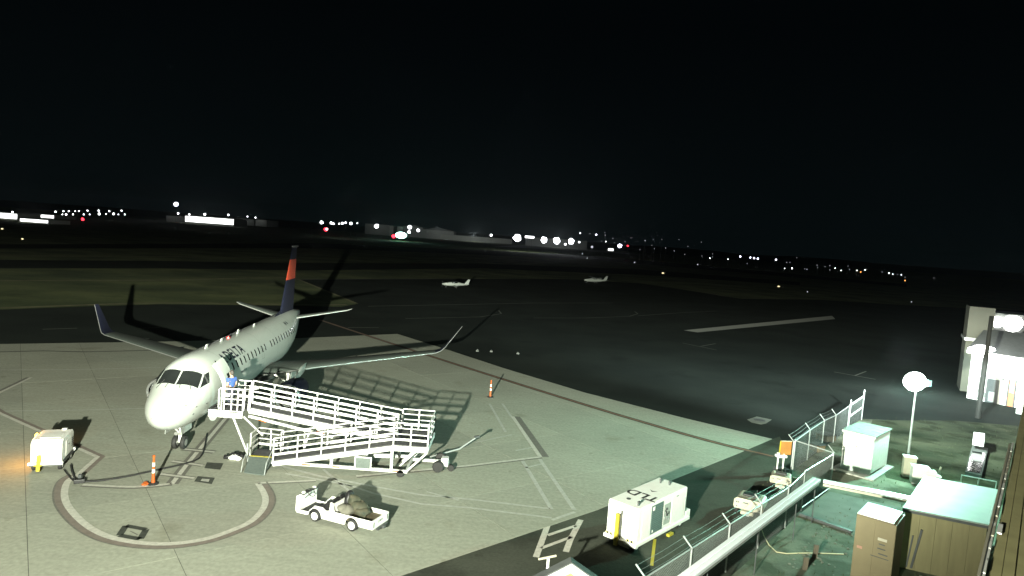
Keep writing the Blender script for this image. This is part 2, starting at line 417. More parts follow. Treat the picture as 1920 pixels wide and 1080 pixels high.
quad_px('covered_marking_core', [(379, 898), (393, 899), (391, 904), (376, 902)], paint_faint, Z3)
for a, c in (((236, 986), (274, 993)), ((274, 993), (263, 1011)), ((263, 1011), (224, 1004)), ((224, 1004), (236, 986))):
    line('old_square_marking', [a, c], .24, paint_black)
line('old_square_marking_core', [(244, 996), (250, 999), (258, 1003)], .05, paint_dark)
line('stand_line', [(668, 893), (880, 873), (1013, 857)], .2, edge=(-1,), ew=.14)
line('stand_line', [(1013, 857), (961, 781)], .24, edge=(-1,), ew=.40, emat=paint_dark)
for px, w in (([(918, 757), (948, 810)], .16), ([(942, 757), (960, 783)], .16), ([(978, 861), (1034, 955)], .2), ([(1012, 861), (1077, 956)], .2),
              ([(700, 912), (790, 928), (880, 936), (1031, 954)], .15), ([(640, 905), (700, 925), (790, 945), (880, 952), (1034, 971)], .15),
              ([(520, 872), (600, 893), (700, 912)], .18), ([(535, 888), (620, 903), (660, 912)], .14), ([(606, 880), (660, 925)], .14), ([(800, 922), (860, 938)], .12),
              ([(0, 771), (150, 769), (300, 765)], .12), ([(0, 694), (150, 693), (300, 689)], .14), ([(890, 830), (960, 815)], .1), ([(1035, 975), (1078, 960)], .16),
              ([(967, 845), (1003, 838)], .12), ([(985, 877), (1016, 870)], .12)):
    line('worn_line', px, w, paint_faint, Z1)
line('stand_line', [(-40, 762), (0, 736), (58, 708)], .18, edge=(1,), ew=.22)
line('slab_crack_seal', [(-60, 661), (0, 660), (80, 658), (160, 660), (330, 656)], .30, mat('seal_black', (.08, .08, .07), .8))
# road crossing the asphalt (ladder markings)
for px, w in (([(1031, 973), (1005, 1044)], .24), ([(1089, 974), (1070, 1010), (1061, 1034)], .24), ([(1027, 1003), (1080, 985)], .17), ([(1015, 1027), (1072, 1006)], .17)):
    line('crosswalk_bar', px, w, paint_w, ZA+.008)
line('wall_line', [(1228, 1010), (1222, 1060)], .12, yellow, ZA+.008)
LR = [(600, 600), (700, 633), (820, 672), (930, 707), (1100, 760), (1200, 790), (1330, 827), (1450, 856)]
line('service_road_line', LR, .17, paint_red, Z3, edge=(1, -1), ew=.20, smooth=True, emat=mat('tyre_dark', (.055, .05, .042), .8))
quad_px('old_marking_bar', [(1282, 619), (1560, 592), (1566, 598), (1308, 623)], paint_faint, ZA+.006)
for px, w in (([(1280, 643), (1344, 656)], .15), ([(1314, 649), (1342, 644)], .15), ([(1564, 697), (1642, 711)], .18), ([(1603, 704), (1624, 696)], .18),
              ([(690, 574), (850, 571), (1000, 568), (1150, 568)], .28), ([(760, 597), (900, 594), (940, 588), (935, 582)], .2), ([(1000, 596), (1100, 596), (1180, 593), (1196, 588), (1190, 584)], .2),
              ([(1196, 592), (1280, 586), (1346, 583)], .2), ([(652, 614), (710, 614)], .2), ([(80, 617), (145, 615)], .2), ([(260, 615), (300, 614)], .2), ([(550, 523.5), (900, 522.5)], .8)):
    line('taxi_line', px, w, mat('faded_line', (.13, .135, .115), .85), ZA+.006)
verge = two_scale('grass_verge', (.13, .13, .06), (.24, .23, .12), None, .3, 1.5, .95, .5)
for px, w in (([(-300, 584), (0, 577), (300, 568), (560, 571), (650, 571)], 1.3), ([(-300, 532), (0, 526), (300, 525), (480, 521), (560, 521)], 1.6), ([(-300, 484.5), (0, 480), (300, 481), (560, 484)], 2.5), ([(560, 524), (640, 557), (668, 569)], .7), ([(1200, 529), (1300, 544), (1390, 558.5), (1540, 560)], 1.0)):
    P = smooth_pts(px); ribbon(P, w, ZA+.006).build('grass_verge', verge, kind='structure')
mh = thing('drain_cover', 'pale octagonal drain cover set in the dark asphalt beside the apron edge', 'drain cover', G((1424, 788), ZA))
c0 = G((1424, 788), ZA)
MB().prism([G(p, ZA+.003) for p in ((1401, 787), (1419, 781), (1447, 787), (1436, 794), (1427, 796), (1409, 792))], (0, 0, .012)).build('surround', mat('drain_surround', (.13, .145, .12), .8), mh, world=True)
MB().lathe(c0+Vector((0, 0, .014)), (0, 0, 1), [(0, .42), (.012, .42)], 14).build('lid', dgrey, mh, world=True)
for px in ((895, 659), (921, 660), (971, 664)):
    p = G(px, ZA); t = thing('tie_down_block', 'small pale tie-down block on the dark asphalt past the wing tip', 'tie-down', p, 0, 'tie-down blocks on the asphalt')
    MB().box((0, 0, .06), (.30, .24, .12)).build('block', mat('grey_block', (.13, .14, .13), .8), t, bevel=.03); MB().tube([(-.08, 0, .15), (0, 0, .22), (.08, 0, .15)], .015, 5).build('ring', galv, t)

# ================================================================== AIRLINER
K = .893; HD = -.094; NG = Vector((-16.33, 33.24, 0))
pl = thing('airliner', 'white twin-engine passenger jet with a navy and red tail fin, nose towards the boarding ramp', 'airplane', NG, R(90)-HD)
def LX(x): return (x-2.9)*K
PROF = [(0, 2.2, 2.2, 2.2, 0), (.06, 2.47, 1.97, 2.2, .26), (.22, 2.69, 1.78, 2.22, .50), (.6, 2.99, 1.58, 2.29, .82), (1.2, 3.30, 1.44, 2.42, 1.11), (1.9, 3.62, 1.36, 2.58, 1.30),
        (2.5, 3.98, 1.32, 2.72, 1.40), (3.1, 4.32, 1.30, 2.85, 1.46), (3.8, 4.54, 1.28, 2.94, 1.50), (4.8, 4.64, 1.27, 3.0, 1.52), (6, 4.66, 1.27, 3.0, 1.52), (12, 4.66, 1.27, 3.0, 1.52), (20, 4.66, 1.27, 3.0, 1.52),
        (22, 4.66, 1.47, 3.05, 1.47), (24, 4.67, 1.93, 3.2, 1.32), (26, 4.68, 2.5, 3.5, 1.08), (28, 4.64, 3.1, 3.85, .76), (30, 4.52, 3.65, 4.1, .42), (31.2, 4.40, 3.9, 4.15, .2)]
def prof(x):
    x = max(0, min(31.2, x)); i = 0
    while i < len(PROF)-2 and PROF[i+1][0] < x: i += 1
    a, c = PROF[i], PROF[i+1]; h = c[0]-a[0]; t = (x-a[0])/h; o = []
    for k in range(1, 5):
        def sl(j):
            if j <= 0: return None
            if j >= len(PROF)-1: return 0
            d0 = (PROF[j][k]-PROF[j-1][k])/(PROF[j][0]-PROF[j-1][0]); d1 = (PROF[j+1][k]-PROF[j][k])/(PROF[j+1][0]-PROF[j][0])
            return 0 if d0*d1 <= 0 else 2*d0*d1/(d0+d1)
        s1 = sl(i+1); s0 = sl(i)
        if s0 is None: o.append(a[k]+(c[k]-a[k])*math.sqrt(t)); continue
        t2, t3 = t*t, t*t*t
        o.append((2*t3-3*t2+1)*a[k]+(t3-2*t2+t)*h*s0+(-2*t3+3*t2)*c[k]+(t3-t2)*h*s1)
    return o
def S(x, t, off=0.0):      # x metres from the nose tip, t = angle from the top (starboard positive)
    zt, zb, zc, w = prof(x); ct, st = math.cos(t), math.sin(t)
    p = Vector((LX(x), w*st, zc+(zt-zc)*ct if ct > 0 else zc+(zc-zb)*ct))
    if off:
        e = .02; q1 = S(min(x+e, 31), t); q0 = S(max(x-e, .01), t); r1 = S(x, t+e); r0 = S(x, t-e)
        nn = (q1-q0).cross(r1-r0).normalized()
        if nn.dot(Vector((0, st, ct))) < 0: nn = -nn
        p = p+nn*off
    return p
xs = [0, .03, .06, .12, .22, .38, .6, .9, 1.2, 1.55, 1.9, 2.2, 2.5, 2.8, 3.1, 3.45, 3.8, 4.3, 4.8, 6, 8, 10, 12, 14, 16, 18, 20, 21, 22, 23, 24, 25, 26, 27, 28, 29, 30, 30.7, 31.2]
b = MB(); NT = 56
for x in xs: b.v += [S(x, 2*math.pi*k/NT) for k in range(NT)]
for i in range(len(xs)-1):
    for k in range(NT): b.f.append([i*NT+k, i*NT+(k+1) % NT, (i+1)*NT+(k+1) % NT, (i+1)*NT+k])
b.f.append([(len(xs)-1)*NT+k for k in range(NT)]); b.mi = [0]*len(b.f)
fus = b.build('fuselage', plane_w, pl, smooth=True)
def patch(c, off, nu=8, nv=8):          # c = (x,tdeg) bottom-in, bottom-out, top-out, top-in
    def fn(u, v):
        x = (c[0][0]*(1-u)+c[1][0]*u)*(1-v)+(c[3][0]*(1-u)+c[2][0]*u)*v
        t = (c[0][1]*(1-u)+c[1][1]*u)*(1-v)+(c[3][1]*(1-u)+c[2][1]*u)*v
        return S(x, R(t), off)
    return fn
def pane(name, c, m=glass_d, off=.012, frame=True, parent=None, lab=None):
    o = MB().grid(patch(c, off), 8, 6).build(name, m, parent or pl, smooth=True)
    return o
for s in (-1, 1):
    pane('windshield_pane', [(1.77, -3+s*1.5), (2.12, -3+s*47), (2.96, -3+s*39), (2.66, -3+s*1.5)])
    pane('cockpit_side_window', [(2.22, -3+s*51), (3.00, -3+s*61), (3.46, -3+s*46), (3.02, -3+s*41.5)])
    for x0, x1, t0, t1 in ((1.70, 1.45, 16, 20), (1.9, 1.62, 40, 45)):
        MB().tube([S(x0-.12, R(s*t0), .02), S(x1+.55, R(s*t1*.55), .035)], .014, 5).build('wiper', black_p, pl)
# cabin windows
for s in (-1, 1):
    for i in range(23):
        x = 6.05+i*.80
        if s > 0 and i > 4: continue
        if i in (11,): continue
        zt, zb, zc, w = prof(x); t0 = math.acos((3.86-zc)/(zt-zc)); t1 = math.acos((3.46-zc)/(zt-zc))
        c = [(x-.10, s*math.degrees(t1)), (x+.10, s*math.degrees(t1)), (x+.10, s*math.degrees(t0)), (x-.10, s*math.degrees(t0))]
        MB().grid(patch(c, .006), 2, 3).build('cabin_window', glass_d, pl, smooth=True)
def wrap_text(word, size, xc, zc_, name, m, s=-1, slant=0.0, extra=None):
    vs, fs = text_geo(word, size, .022, 1.10) if word else extra
    bm = bmesh.new(); bv = [bm.verts.new(v) for v in vs]
    for f in fs: bm.faces.new([bv[i] for i in f])
    bmesh.ops.triangulate(bm, faces=bm.faces)
    for _ in range(5):
        le = [e for e in bm.edges if e.calc_length() > .16]
        if not le: break
        bmesh.ops.subdivide_edges(bm, edges=le, cuts=1, use_grid_fill=False); bmesh.ops.triangulate(bm, faces=[f for f in bm.faces if len(f.verts) > 3])
    bm.verts.index_update(); vs = [v.co.copy() for v in bm.verts]; fs = [tuple(v.index for v in f.verts) for f in bm.faces]; bm.free()
    zt, zb, zc, w = prof(xc); t0 = math.acos((zc_-zc)/(zt-zc)); o = []
    rad = 1.58
    for v in vs:
        o.append(S(xc+(v[0]+slant*v[1])/K*1.0, s*(t0-v[1]/rad), .011))
    b = MB(); b.add(o, fs); return b.build(name, m, pl)
wrap_text('DELTA', .90, 8.25, 4.20, 'airline_lettering', navy)
wrap_text(None, 1, 6.12, 4.20, 'airline_emblem', navy, extra=([Vector(p) for p in ((-.30, -.12, 0), (0, .36, 0), (0, .06, 0), (.30, -.12, 0), (-.36, -.32, 0), (0, -.16, 0), (.36, -.32, 0))], [(0, 2, 1), (1, 2, 3), (4, 6, 5)]))
wrap_text('N 6', .50, 22.0, 4.28, 'registration_lettering', navy)['kind'] = 'stuff'
wrap_text('OPERATED BY', .16, 8.6, 3.08, 'small_lettering', navy)['kind'] = 'stuff'
seam = mat('panel_seam', (.16, .17, .16), .5)
for x in (5.75, 9.6, 13.4, 17.2, 20.6, 23.2, 26.0):
    MB().grid(lambda u, v: S(x-.012+.024*u, 2*math.pi*v, .004), 1, 48).build('panel_seam', seam, pl)
def outline(x0, x1, t0, t1, name):
    b = MB()
    for c in ([(x0, t0), (x0+.03, t0), (x0+.03, t1), (x0, t1)], [(x1-.03, t0), (x1, t0), (x1, t1), (x1-.03, t1)], [(x0, t0), (x1, t0), (x1, t0+1.2), (x0, t0+1.2)], [(x0, t1-1.2), (x1, t1-1.2), (x1, t1), (x0, t1)]): b.grid(patch(c, .006), 3, 6)
    b.build(name, seam, pl)
outline(24.3, 25.1, -98, -52, 'rear_door_outline'); outline(6.9, 8.3, -124, -100, 'cargo_door_outline'); outline(12.9, 13.5, -88, -62, 'overwing_exit_outline')
# forward passenger door, opened forward against the hull, and the dark doorway behind it
MB().grid(patch([(5.02, -104), (5.95, -104), (5.95, -50), (5.02, -50)], .008), 3, 8).build('doorway', mat('cabin_interior', (.10, .10, .095), .8), pl, smooth=True)
b = MB()
for off in (.40, .60): b.grid(patch([(3.45, -103), (4.45, -103), (4.45, -44), (3.45, -44)], off), 4, 10)
n1 = 5*11
def edge(i0): return i0
bd = [j for j in range(11)]+[i*11+10 for i in range(1, 5)]+[4*11+j for j in range(9, -1, -1)]+[i*11 for i in range(3, 0, -1)]
for i in range(len(bd)): b.f.append([bd[i], bd[(i+1) % len(bd)], n1+bd[(i+1) % len(bd)], n1+bd[i]]); b.mi.append(0)
dr = b.build('passenger_door', plane_w, pl, smooth=True)
MB().tube([S(4.3, R(-84), .42), S(5.15, R(-82), .03)], .03, 6).build('hinge_arm', alu, dr)
MB().grid(patch([(3.8, -74), (4.1, -74), (4.1, -66), (3.8, -66)], .607), 2, 2).build('door_window', glass_d, dr)
MB().grid(patch([(4.7, -62), (4.83, -62), (4.83, -40), (4.7, -40)], .04), 1, 6).build('door_seal', rubber, pl)
# wings
def airfoil(le, chord, thick, n=10, twist=0):
    up, lo = [], []
    for i in range(n+1):
        t = (1-math.cos(math.pi*i/n))/2; y = 5*thick*(.2969*math.sqrt(t)-.126*t-.3516*t*t+.2843*t**3-.1036*t**4)
        up.append((t, y)); lo.append((t, -y*.6))
    return [(le[0]+chord*t, chord*y) for t, y in up]+[(le[0]+chord*t, chord*y) for t, y in lo[-2:0:-1]]
def loft(secs, name, m, parent, cap=True):
    """secs: (le point, chord, thickness ratio, up vector)"""
    b = MB(); n = None
    for le, ch, th, upv in secs:
        af = airfoil((0, 0), ch, th); n = len(af); upv = Vector(upv).normalized()
        b.v += [Vector(le)+Vector((x, 0, 0))+upv*y for x, y in af]
    for i in range(len(secs)-1):
        for k in range(n): b.f.append([i*n+k, i*n+(k+1) % n, (i+1)*n+(k+1) % n, (i+1)*n+k])
    b.f.append(list(range(n))); b.f.append([(len(secs)-1)*n+k for k in range(n)]); b.mi = [0]*len(b.f)
    return b.build(name, m, parent, smooth=True)
for s in (-1, 1):
    up = (0, 0, 1)
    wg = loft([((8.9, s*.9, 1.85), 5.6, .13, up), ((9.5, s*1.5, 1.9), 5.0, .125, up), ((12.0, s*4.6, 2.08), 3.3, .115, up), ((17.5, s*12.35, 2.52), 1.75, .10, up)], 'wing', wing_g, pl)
    loft([((17.52, s*12.36, 2.52), 1.7, .10, up), ((17.85, s*12.75, 2.62), 1.55, .10, (0, -s*.35, 1)), ((18.35, s*13.1, 2.86), 1.35, .10, (0, -s*.8, .7)), ((20.1, s*14.42, 4.42), .62, .09, (0, -s*.8, .6))], 'winglet', navy, wg)
    loft([((17.50, s*12.36, 2.525), .16, .42, up), ((17.83, s*12.75, 2.625), .15, .42, (0, -s*.35, 1)), ((18.33, s*13.1, 2.865), .14, .4, (0, -s*.8, .7)), ((20.08, s*14.42, 4.425), .08, .4, (0, -s*.8, .6))], 'winglet_edge', alu, wg)
    for y in (3.2, 6.4, 9.6):
        xl = 9.5+(y-1.5)*.735; ch = 5-(y-1.5)*.30
        MB().lathe((xl+ch*.55, s*y, 1.72+.055*(y-1.5)), (1, 0, .05), [(0, .02), (.3, .11), (1.1, .14), (ch*.45+.5, .03)], 8).build('flap_fairing', wing_g, wg, smooth=True)
    loft([((9.42, s*1.5, 1.915), .20, .45, up), ((12.0, s*4.6, 2.095), .18, .45, up), ((17.5, s*12.35, 2.525), .13, .42, up)], 'leading_edge', alu, wg)
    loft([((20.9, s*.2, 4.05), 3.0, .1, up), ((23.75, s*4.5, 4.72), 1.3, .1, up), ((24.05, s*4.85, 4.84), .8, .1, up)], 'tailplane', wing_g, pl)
    loft([((20.88, s*.3, 4.06), .22, .55, up), ((23.73, s*4.5, 4.725), .15, .55, up), ((24.03, s*4.85, 4.845), .1, .5, up)], 'tailplane_edge', alu, pl)
    # engine
    en = MB().lathe((6.5, s*3.75, 1.24), (1, 0, 0), [(0, .66), (-.06, .70), (0, .75), (.35, .82), (1.2, .86), (2.2, .80), (3.0, .66), (3.05, .62), (2.6, .60)], 26, caps=False).build('engine_nacelle', navy, pl, smooth=True)
    MB().lathe((6.5, s*3.75, 1.24), (1, 0, 0), [(.06, .645), (-.02, .665), (-.075, .71), (-.02, .765), (.10, .80)], 26, caps=False).build('inlet_lip', alu, en, smooth=True)
    MB().lathe((6.85, s*3.75, 1.24), (1, 0, 0), [(0, .66), (.05, .66)], 22).build('fan_disc', dgrey, en)
    MB().lathe((6.62, s*3.75, 1.24), (1, 0, 0), [(0, .01), (.1, .10), (.25, .19)], 14).build('spinner', grey_p, en, smooth=True)
    fb = MB()
    for k in range(18):
        a = 2*math.pi*k/18; fb.bar((6.82, s*3.75+.18*math.sin(a), 1.24+.18*math.cos(a)), (6.82, s*3.75+.63*math.sin(a), 1.24+.63*math.cos(a)), .10, .012)
    fb.build('fan_blades', grey_p, en, kind='stuff')
    MB().lathe((9.1, s*3.75, 1.24), (1, 0, 0), [(0, .52), (.9, .40), (1.2, .20)], 18).build('exhaust_cone', dgrey, en, smooth=True)
    loft([((7.9, s*3.75, 1.95), 3.2, .09, (0, 1, 0)), ((9.9, s*3.75, 2.45), 1.8, .09, (0, 1, 0))], 'engine_pylon', plane_w, pl)
    # main gear
    mg = MB().tube([(11.6, s*2.55, 1.75), (11.75, s*2.55, .48)], [.11, .09], 10).build('main_gear', white_p, pl, smooth=True)
    MB().tube([(11.6, s*1.5, 1.6), (11.7, s*2.5, .95)], .06, 8).build('side_brace', white_p, mg)
    MB().prism([(10.9, s*2.85, .95), (12.4, s*2.85, .95), (12.5, s*2.9, 1.85), (10.9, s*2.9, 1.85)], (0, s*.04, 0)).build('gear_door', plane_w, mg)
    for q in (-.28, .28):
        w_ = MB().mat(0).lathe((11.75, s*2.55+q-.16, .48), (0, 1, 0), [(0, .30), (.0, .42), (.05, .47), (.16, .48), (.27, .47), (.32, .42), (.32, .30)], 24).build('wheel', rubber, mg, smooth=True)
        MB().lathe((11.75, s*2.55+q-.165, .48), (0, 1, 0), [(0, .1), (0, .25), (.33, .25), (.33, .1)], 16).build('rim', alu, mg)
bf = MB()
def belly(u, v):
    x = 8.2+u*7.2; a = R(-75+150*v); k = math.sin(math.pi*min(1, max(0, u)))**.5
    return Vector((x, math.sin(a)*(1.15+.75*k), 1.75-math.cos(a)*(.5+.42*k)))
bf.grid(belly, 14, 12).build('wing_box_fairing', plane_w, pl, smooth=True)
# fin
def fin_sec(f): return Vector((19.0+(22.2-19.0)*f, 0, 4.55+(9.99-4.55)*f)), 4.5+(1.6-4.5)*f
def fin(name, m, f0, f1, parent, th=.07):
    s_ = []
    for f in (f0, (f0+f1)/2, f1):
        le, ch = fin_sec(f); s_.append((le, ch, th, (0, 1, 0)))
    return loft(s_, name, m, parent)
tf = fin('tail_fin', navy, 0, .50, pl)
fin('red_panel', redp, .50, .80, tf); fin('fin_tip', navy, .80, 1.0, tf)
loft([((17.2, 0, 4.62), 2.6, .05, (0, 1, 0)), ((19.0, 0, 4.95), 1.2, .08, (0, 1, 0))], 'dorsal_fillet', navy, pl)
MB().lathe((22.05, 0, 9.98), (1, 0, 0), [(-.05, .02), (.15, .08), (1.9, .09), (2.3, .02)], 8).build('fin_fairing', alu, pl, smooth=True)
# nose gear
ng = MB().tube([(0, 0, 1.5), (.02, 0, .36)], [.10, .075], 10).build('nose_gear', white_p, pl, smooth=True)
for q in (-.2, .2):
    MB().lathe((.02, q-.10, .35), (0, 1, 0), [(0, .2), (0, .31), (.03, .34), (.1, .35), (.17, .34), (.2, .31), (.2, .2)], 20).build('wheel', rubber, ng, smooth=True)
    MB().lathe((.02, q-.105, .35), (0, 1, 0), [(0, .05), (0, .17), (.21, .17), (.21, .05)], 14).build('rim', alu, ng)
MB().tube([(.02, -.3, .35), (.02, .3, .35)], .05, 8).build('axle', alu, ng)
MB().tube([(-.9, 0, 1.45), (-.05, 0, .85)], .05, 8).build('drag_brace', white_p, ng)
for s in (-1, 1):
    MB().prism([(-.9, s*.32, 1.42), (.5, s*.32, 1.42), (.45, s*.38, 1.0), (-.85, s*.38, 1.0)], (0, s*.03, 0)).build('nose_gear_door', plane_w, pl)
for y in (-.1, .1): MB().lathe((-.13, y, .86), (-1, 0, 0), [(0, .02), (.04, .08), (.1, .09), (.12, .085)], 12).build('taxi_light', alu, ng)
MB().lathe((.9, -1.16, 1.52), (-.5, -.8, 0), [(0, .05), (.1, .20), (.2, .23), (.25, .2)], 14).build('service_panel_door', plane_w, pl, smooth=True)
for x, t in ((.95, -62), (1.5, -84), (1.45, 60), (1.3, -100), (2.4, -96)):
    MB().tube([S(x, R(t), -.01), S(x-.01, R(t), .05), S(x-.1, R(t), .055)], .015, 6).build('pitot_probe', dgrey, pl)
for x, h in ((6.5, .2), (9.2, .16), (12.6, .26), (16.5, .18)):
    q = S(x, 0); MB().prism([q+Vector((-.22, -.02, -.03)), q+Vector((.22, -.02, -.03)), q+Vector((.22, -.02, h)), q+Vector((.02, -.02, h))], (0, .04, 0)).build('blade_antenna', plane_w, pl)
q = S(10.6, 0); MB().lathe(q+Vector((0, 0, -.03)), (0, 0, 1), [(0, .12), (.1, .11), (.15, .02)], 10).build('top_beacon', mat('red_lens', (.3, .02, .02), .2), pl)

# ================================================================== BOARDING RAMP
rm = thing('boarding_ramp', 'white switchback passenger ramp with railings leading up to the jet door', 'boarding ramp', (-8, 32.5, 0))
ramp_w = mat('ramp_white', (.58, .585, .57), .5, noise=.10, scale=7)
def world(b, name, m, parent=rm, **k):
    if m is white_p and parent is rm: m = ramp_w
    return world_(b, name, m, parent, **k)
def world_(b, name, m, parent=rm, **k): return b.build(name, m, parent, world=True, **k)
def rail_run(p, q, n, h=1.08, off=(0, 0, 0), curb=.30, mids=(.50, .76), base_h=.26):
    """posts, three rails and a kick board between floor points p and q"""
    p = Vector(p); q = Vector(q); Zv = Vector((0, 0, 1))
    for i in range(n):
        a = p.lerp(q, i/(n-1)); world(MB().bar(a+Zv*-base_h, a+Zv*h, .056), 'post', white_p)
    world(MB().bar(p+Zv*h, q+Zv*h, .05, .045), 'hand_rail', white_p)
    for mz in mids: world(MB().bar(p+Zv*mz*h, q+Zv*mz*h, .04, .042), 'mid_rail', white_p)
    if curb: world(MB().bar(p+Zv*.27, q+Zv*.27, .03, .11), 'kick_board', white_p)
def stringer(p, q, dz=-.16, h=.26, w=.07): world(MB().bar(Vector(p)+Vector((0, 0, dz)), Vector(q)+Vector((0, 0, dz)), w, h), 'stringer', white_p)
def deck(pts, m=deck_m): world(MB().prism([Vector(p)+Vector((0, 0, -.05)) for p in pts], (0, 0, .05)), 'deck', m)
YU0, YU1, YL0, YL1 = 32.62, 33.75, 31.42, 32.46
XB, XM = -12.6, -5.15
ZB, ZM, ZE = 2.6, 1.62, .42
# upper flight
deck([(XB, YU0, ZB), (XM, YU0, ZM), (XM, YU1, ZM), (XB, YU1, ZB)])
rail_run((XB, YU0, ZB), (XM, YU0, ZM), 8); rail_run((XB-.3, YU1, ZB), (XM, YU1, ZM), 8)
stringer((XB, YU0-.05, ZB), (XM, YU0-.05, ZM)); stringer((XB, YU1+.05, ZB), (XM, YU1+.05, ZM))
# lower flight
XE = -10.9
deck([(XE, YL0, ZE), (XM, YL0, ZM), (XM, YL1, ZM), (XE, YL1, ZE)])
rail_run((XE, YL0, ZE), (XM, YL0, ZM), 6, base_h=.2); rail_run((XE, YL1, ZE), (XM, YL1, ZM), 6)
stringer((XE, YL0-.05, ZE), (XM, YL0-.05, ZM), h=.24); stringer((XE, YL1+.05, ZE), (XM, YL1+.05, ZM))
# turning landing
XR = -3.5
deck([(XM, YL0, ZM), (XR, YL0, ZM), (XR, 34.0, ZM), (XM, 34.0, ZM)])
rail_run((XM, YL0-.02, ZM), (XR, YL0-.02, ZM), 3); rail_run((XR, YL0, ZM), (XR, 34.0, ZM), 3); rail_run((XR, 34.0, ZM), (XM, 34.0, ZM), 3)
stringer((XM, YL0-.05, ZM), (XR, YL0-.05, ZM)); stringer((XR, YL0-.05, ZM), (XR, 34.05, ZM)); stringer((XM, 34.05, ZM), (XR, 34.05, ZM))
# entry platform, its rails and the hinged plate
deck([(-12.2, 31.75, ZE), (XE, 31.75, ZE), (XE, 32.95, ZE), (-12.2, 32.95, ZE)])
rail_run((-12.2, 32.95, ZE), (XE, 32.75, ZE), 3); rail_run((-12.2, 31.9, ZE), (-12.2, 32.95, ZE), 2)
world(MB().prism([(-12.15, 31.74, ZE), (-10.98, 31.74, ZE), (-10.95, 30.4, .02), (-11.95, 30.55, .02)], (0, 0, .03)), 'entry_plate', plate_m)
world(MB().prism([(-12.15, 31.80, ZE+.004), (-10.98, 31.80, ZE+.004), (-10.98, 31.70, ZE+.004), (-12.15, 31.70, ZE+.004)], (0, 0, .035)), 'yellow_strip', yellow)
for x, y0 in ((-12.08, 30.55), (-10.93, 30.42)): world(MB().tube([(x, y0, .05), (x-.02, y0+.25, .55), (x-.02, 31.5, .95), (x-.03, 31.75, ZE)], .02, 6), 'plate_handle', galv)
# bridge to the door
BX0, BX1, BY0, BY1 = -14.25, -12.6, 31.80, 33.6
deck([(BX0, BY0, ZB), (BX1, BY0, ZB), (BX1, BY1, ZB), (BX0+.5, BY1, ZB)])
world(MB().box(((BX0+BX1)/2, BY0-.05, ZB-.17), (BX1-BX0, .08, .34)), 'bridge_side', white_p)
for zz in (-.1, -.24): world(MB().box(((BX0+BX1)/2-.35, BY0-.095, ZB+zz), (.62, .012, .035)), 'side_slot', dgrey)
world(MB().box((BX1-.45, BY0-.095, ZB-.24), (.55, .012, .035)), 'side_slot', dgrey)
world(MB().box((BX1-.45, BY0-.095, ZB-.06), (.5, .012, .06)), 'side_lettering', dgrey)
world(MB().bar((BX0, BY0-.02, ZB-.05), (BX0-.12, BY1-.2, ZB-.05), .10, .12), 'door_bumper', rubber)
x0, x1 = BX0+.45, BX1-.02
world(MB().tube([(x0+.05, BY0, ZB+.03), (x0, BY0, ZB+.12), (x0, BY0, ZB+.98), (x0+.06, BY0, ZB+1.06), (x1, BY0, ZB+1.06)], .035, 8), 'hand_rail', white_p)
for xx in (x0+.14, x0+.26, x0+.62, x0+.92, x1): world(MB().bar((xx, BY0, ZB), (xx, BY0, ZB+1.05), .045), 'post', white_p)
for zz in (.30, .56, .82): world(MB().bar((x0+.26, BY0, ZB+zz), (x1, BY0, ZB+zz), .035), 'mid_rail', white_p)
world(MB().box((x0+.42, BY0-.03, ZB+.72), (.22, .03, .10)), 'latch_plate', white_p)
rail_run((BX0+.65, BY1, ZB), (BX1-.3, BY1, ZB), 3)
for dx in (0, .22): world(MB().tube([(BX1+dx, BY0+.05, ZB+.02), (BX1+dx+.02, BY0+.1, ZB+1.05), (BX1+.5, BY0+.5, ZB+1.05)], .03, 6), 'gate_frame', white_p)
# chassis
for y in (31.5, 33.7):
    world(MB().bar((-11.0, y, .30), (-4.42, y, .30), .10, .15), 'chassis_rail', white_p)
for x in (-10.9, -4.47): world(MB().bar((x, 31.5, .30), (x, 33.7, .30), .10, .14), 'chassis_crossbeam', white_p)
for k, x in enumerate((-10.6, -9.3, -7.9, -6.45, -5.1)): world(MB().box((x, 31.445, .30), (.42, .012, .06)), 'reflector', reflect_o)
for x in (-8.1, -5.2):
    for y in (31.5, 33.65): world(MB().bar((x, y, .3), (x, y, (ZM if x > -6 else .95)-.25), .13), 'leg', white_p)
for x in (-7.95,): world(MB().bar((x+.3, 33.65, .3), (x+.3, 33.65, 1.7), .12), 'leg', white_p)
world(MB().bar((-4.45, 31.5, .32), (XR-.02, YL0-.02, ZM-.3), .09), 'brace', white_p)
world(MB().bar((-4.45, 33.7, .32), (XR-.02, 33.95, ZM-.3), .09), 'brace', white_p)
for y in (32.2, 32.9): world(MB().bar((-4.9, y, .32), (XR-.3, y, ZM-.2), .07), 'brace', white_p)
world(MB().bar((-13.1, BY0+.05, ZB-.3), (-12.35, 31.9, .55), .075), 'brace', white_p)
world(MB().bar((-12.72, BY0+.25, ZB-.3), (-12.05, 33.0, 1.1), .075), 'brace', white_p)
world(MB().tube([(-12.35, 31.9, 1.0), (-12.32, 31.9, .1)], .05, 8), 'jack_leg', galv)
lb = world(MB().bar((BX1+.02, YU0-.12, ZB-.42), (-8.35, YU0-.12, 1.42), .09, .12), 'lower_beam', white_p)
for x, z in ((-11.9, 2.0), (-9.0, 1.61)): world(MB().box((x, YU0-.17, z), (.4, .012, .05), ry=.26), 'reflector', reflect_o)
world(MB().bar((-9.5, YU0-.1, 1.75), (-9.85, YU0-.1, .35), .08), 'brace', white_p)
world(MB().prism([(-9.35, YU0-.10, 1.98), (-7.6, YU0-.10, 1.74), (-7.6, YU0-.10, 1.50), (-9.15, YU0-.10, 1.70)], (0, .03, 0)), 'name_board', white_p)
vs, fs = text_geo('ThomsonCo', .15)
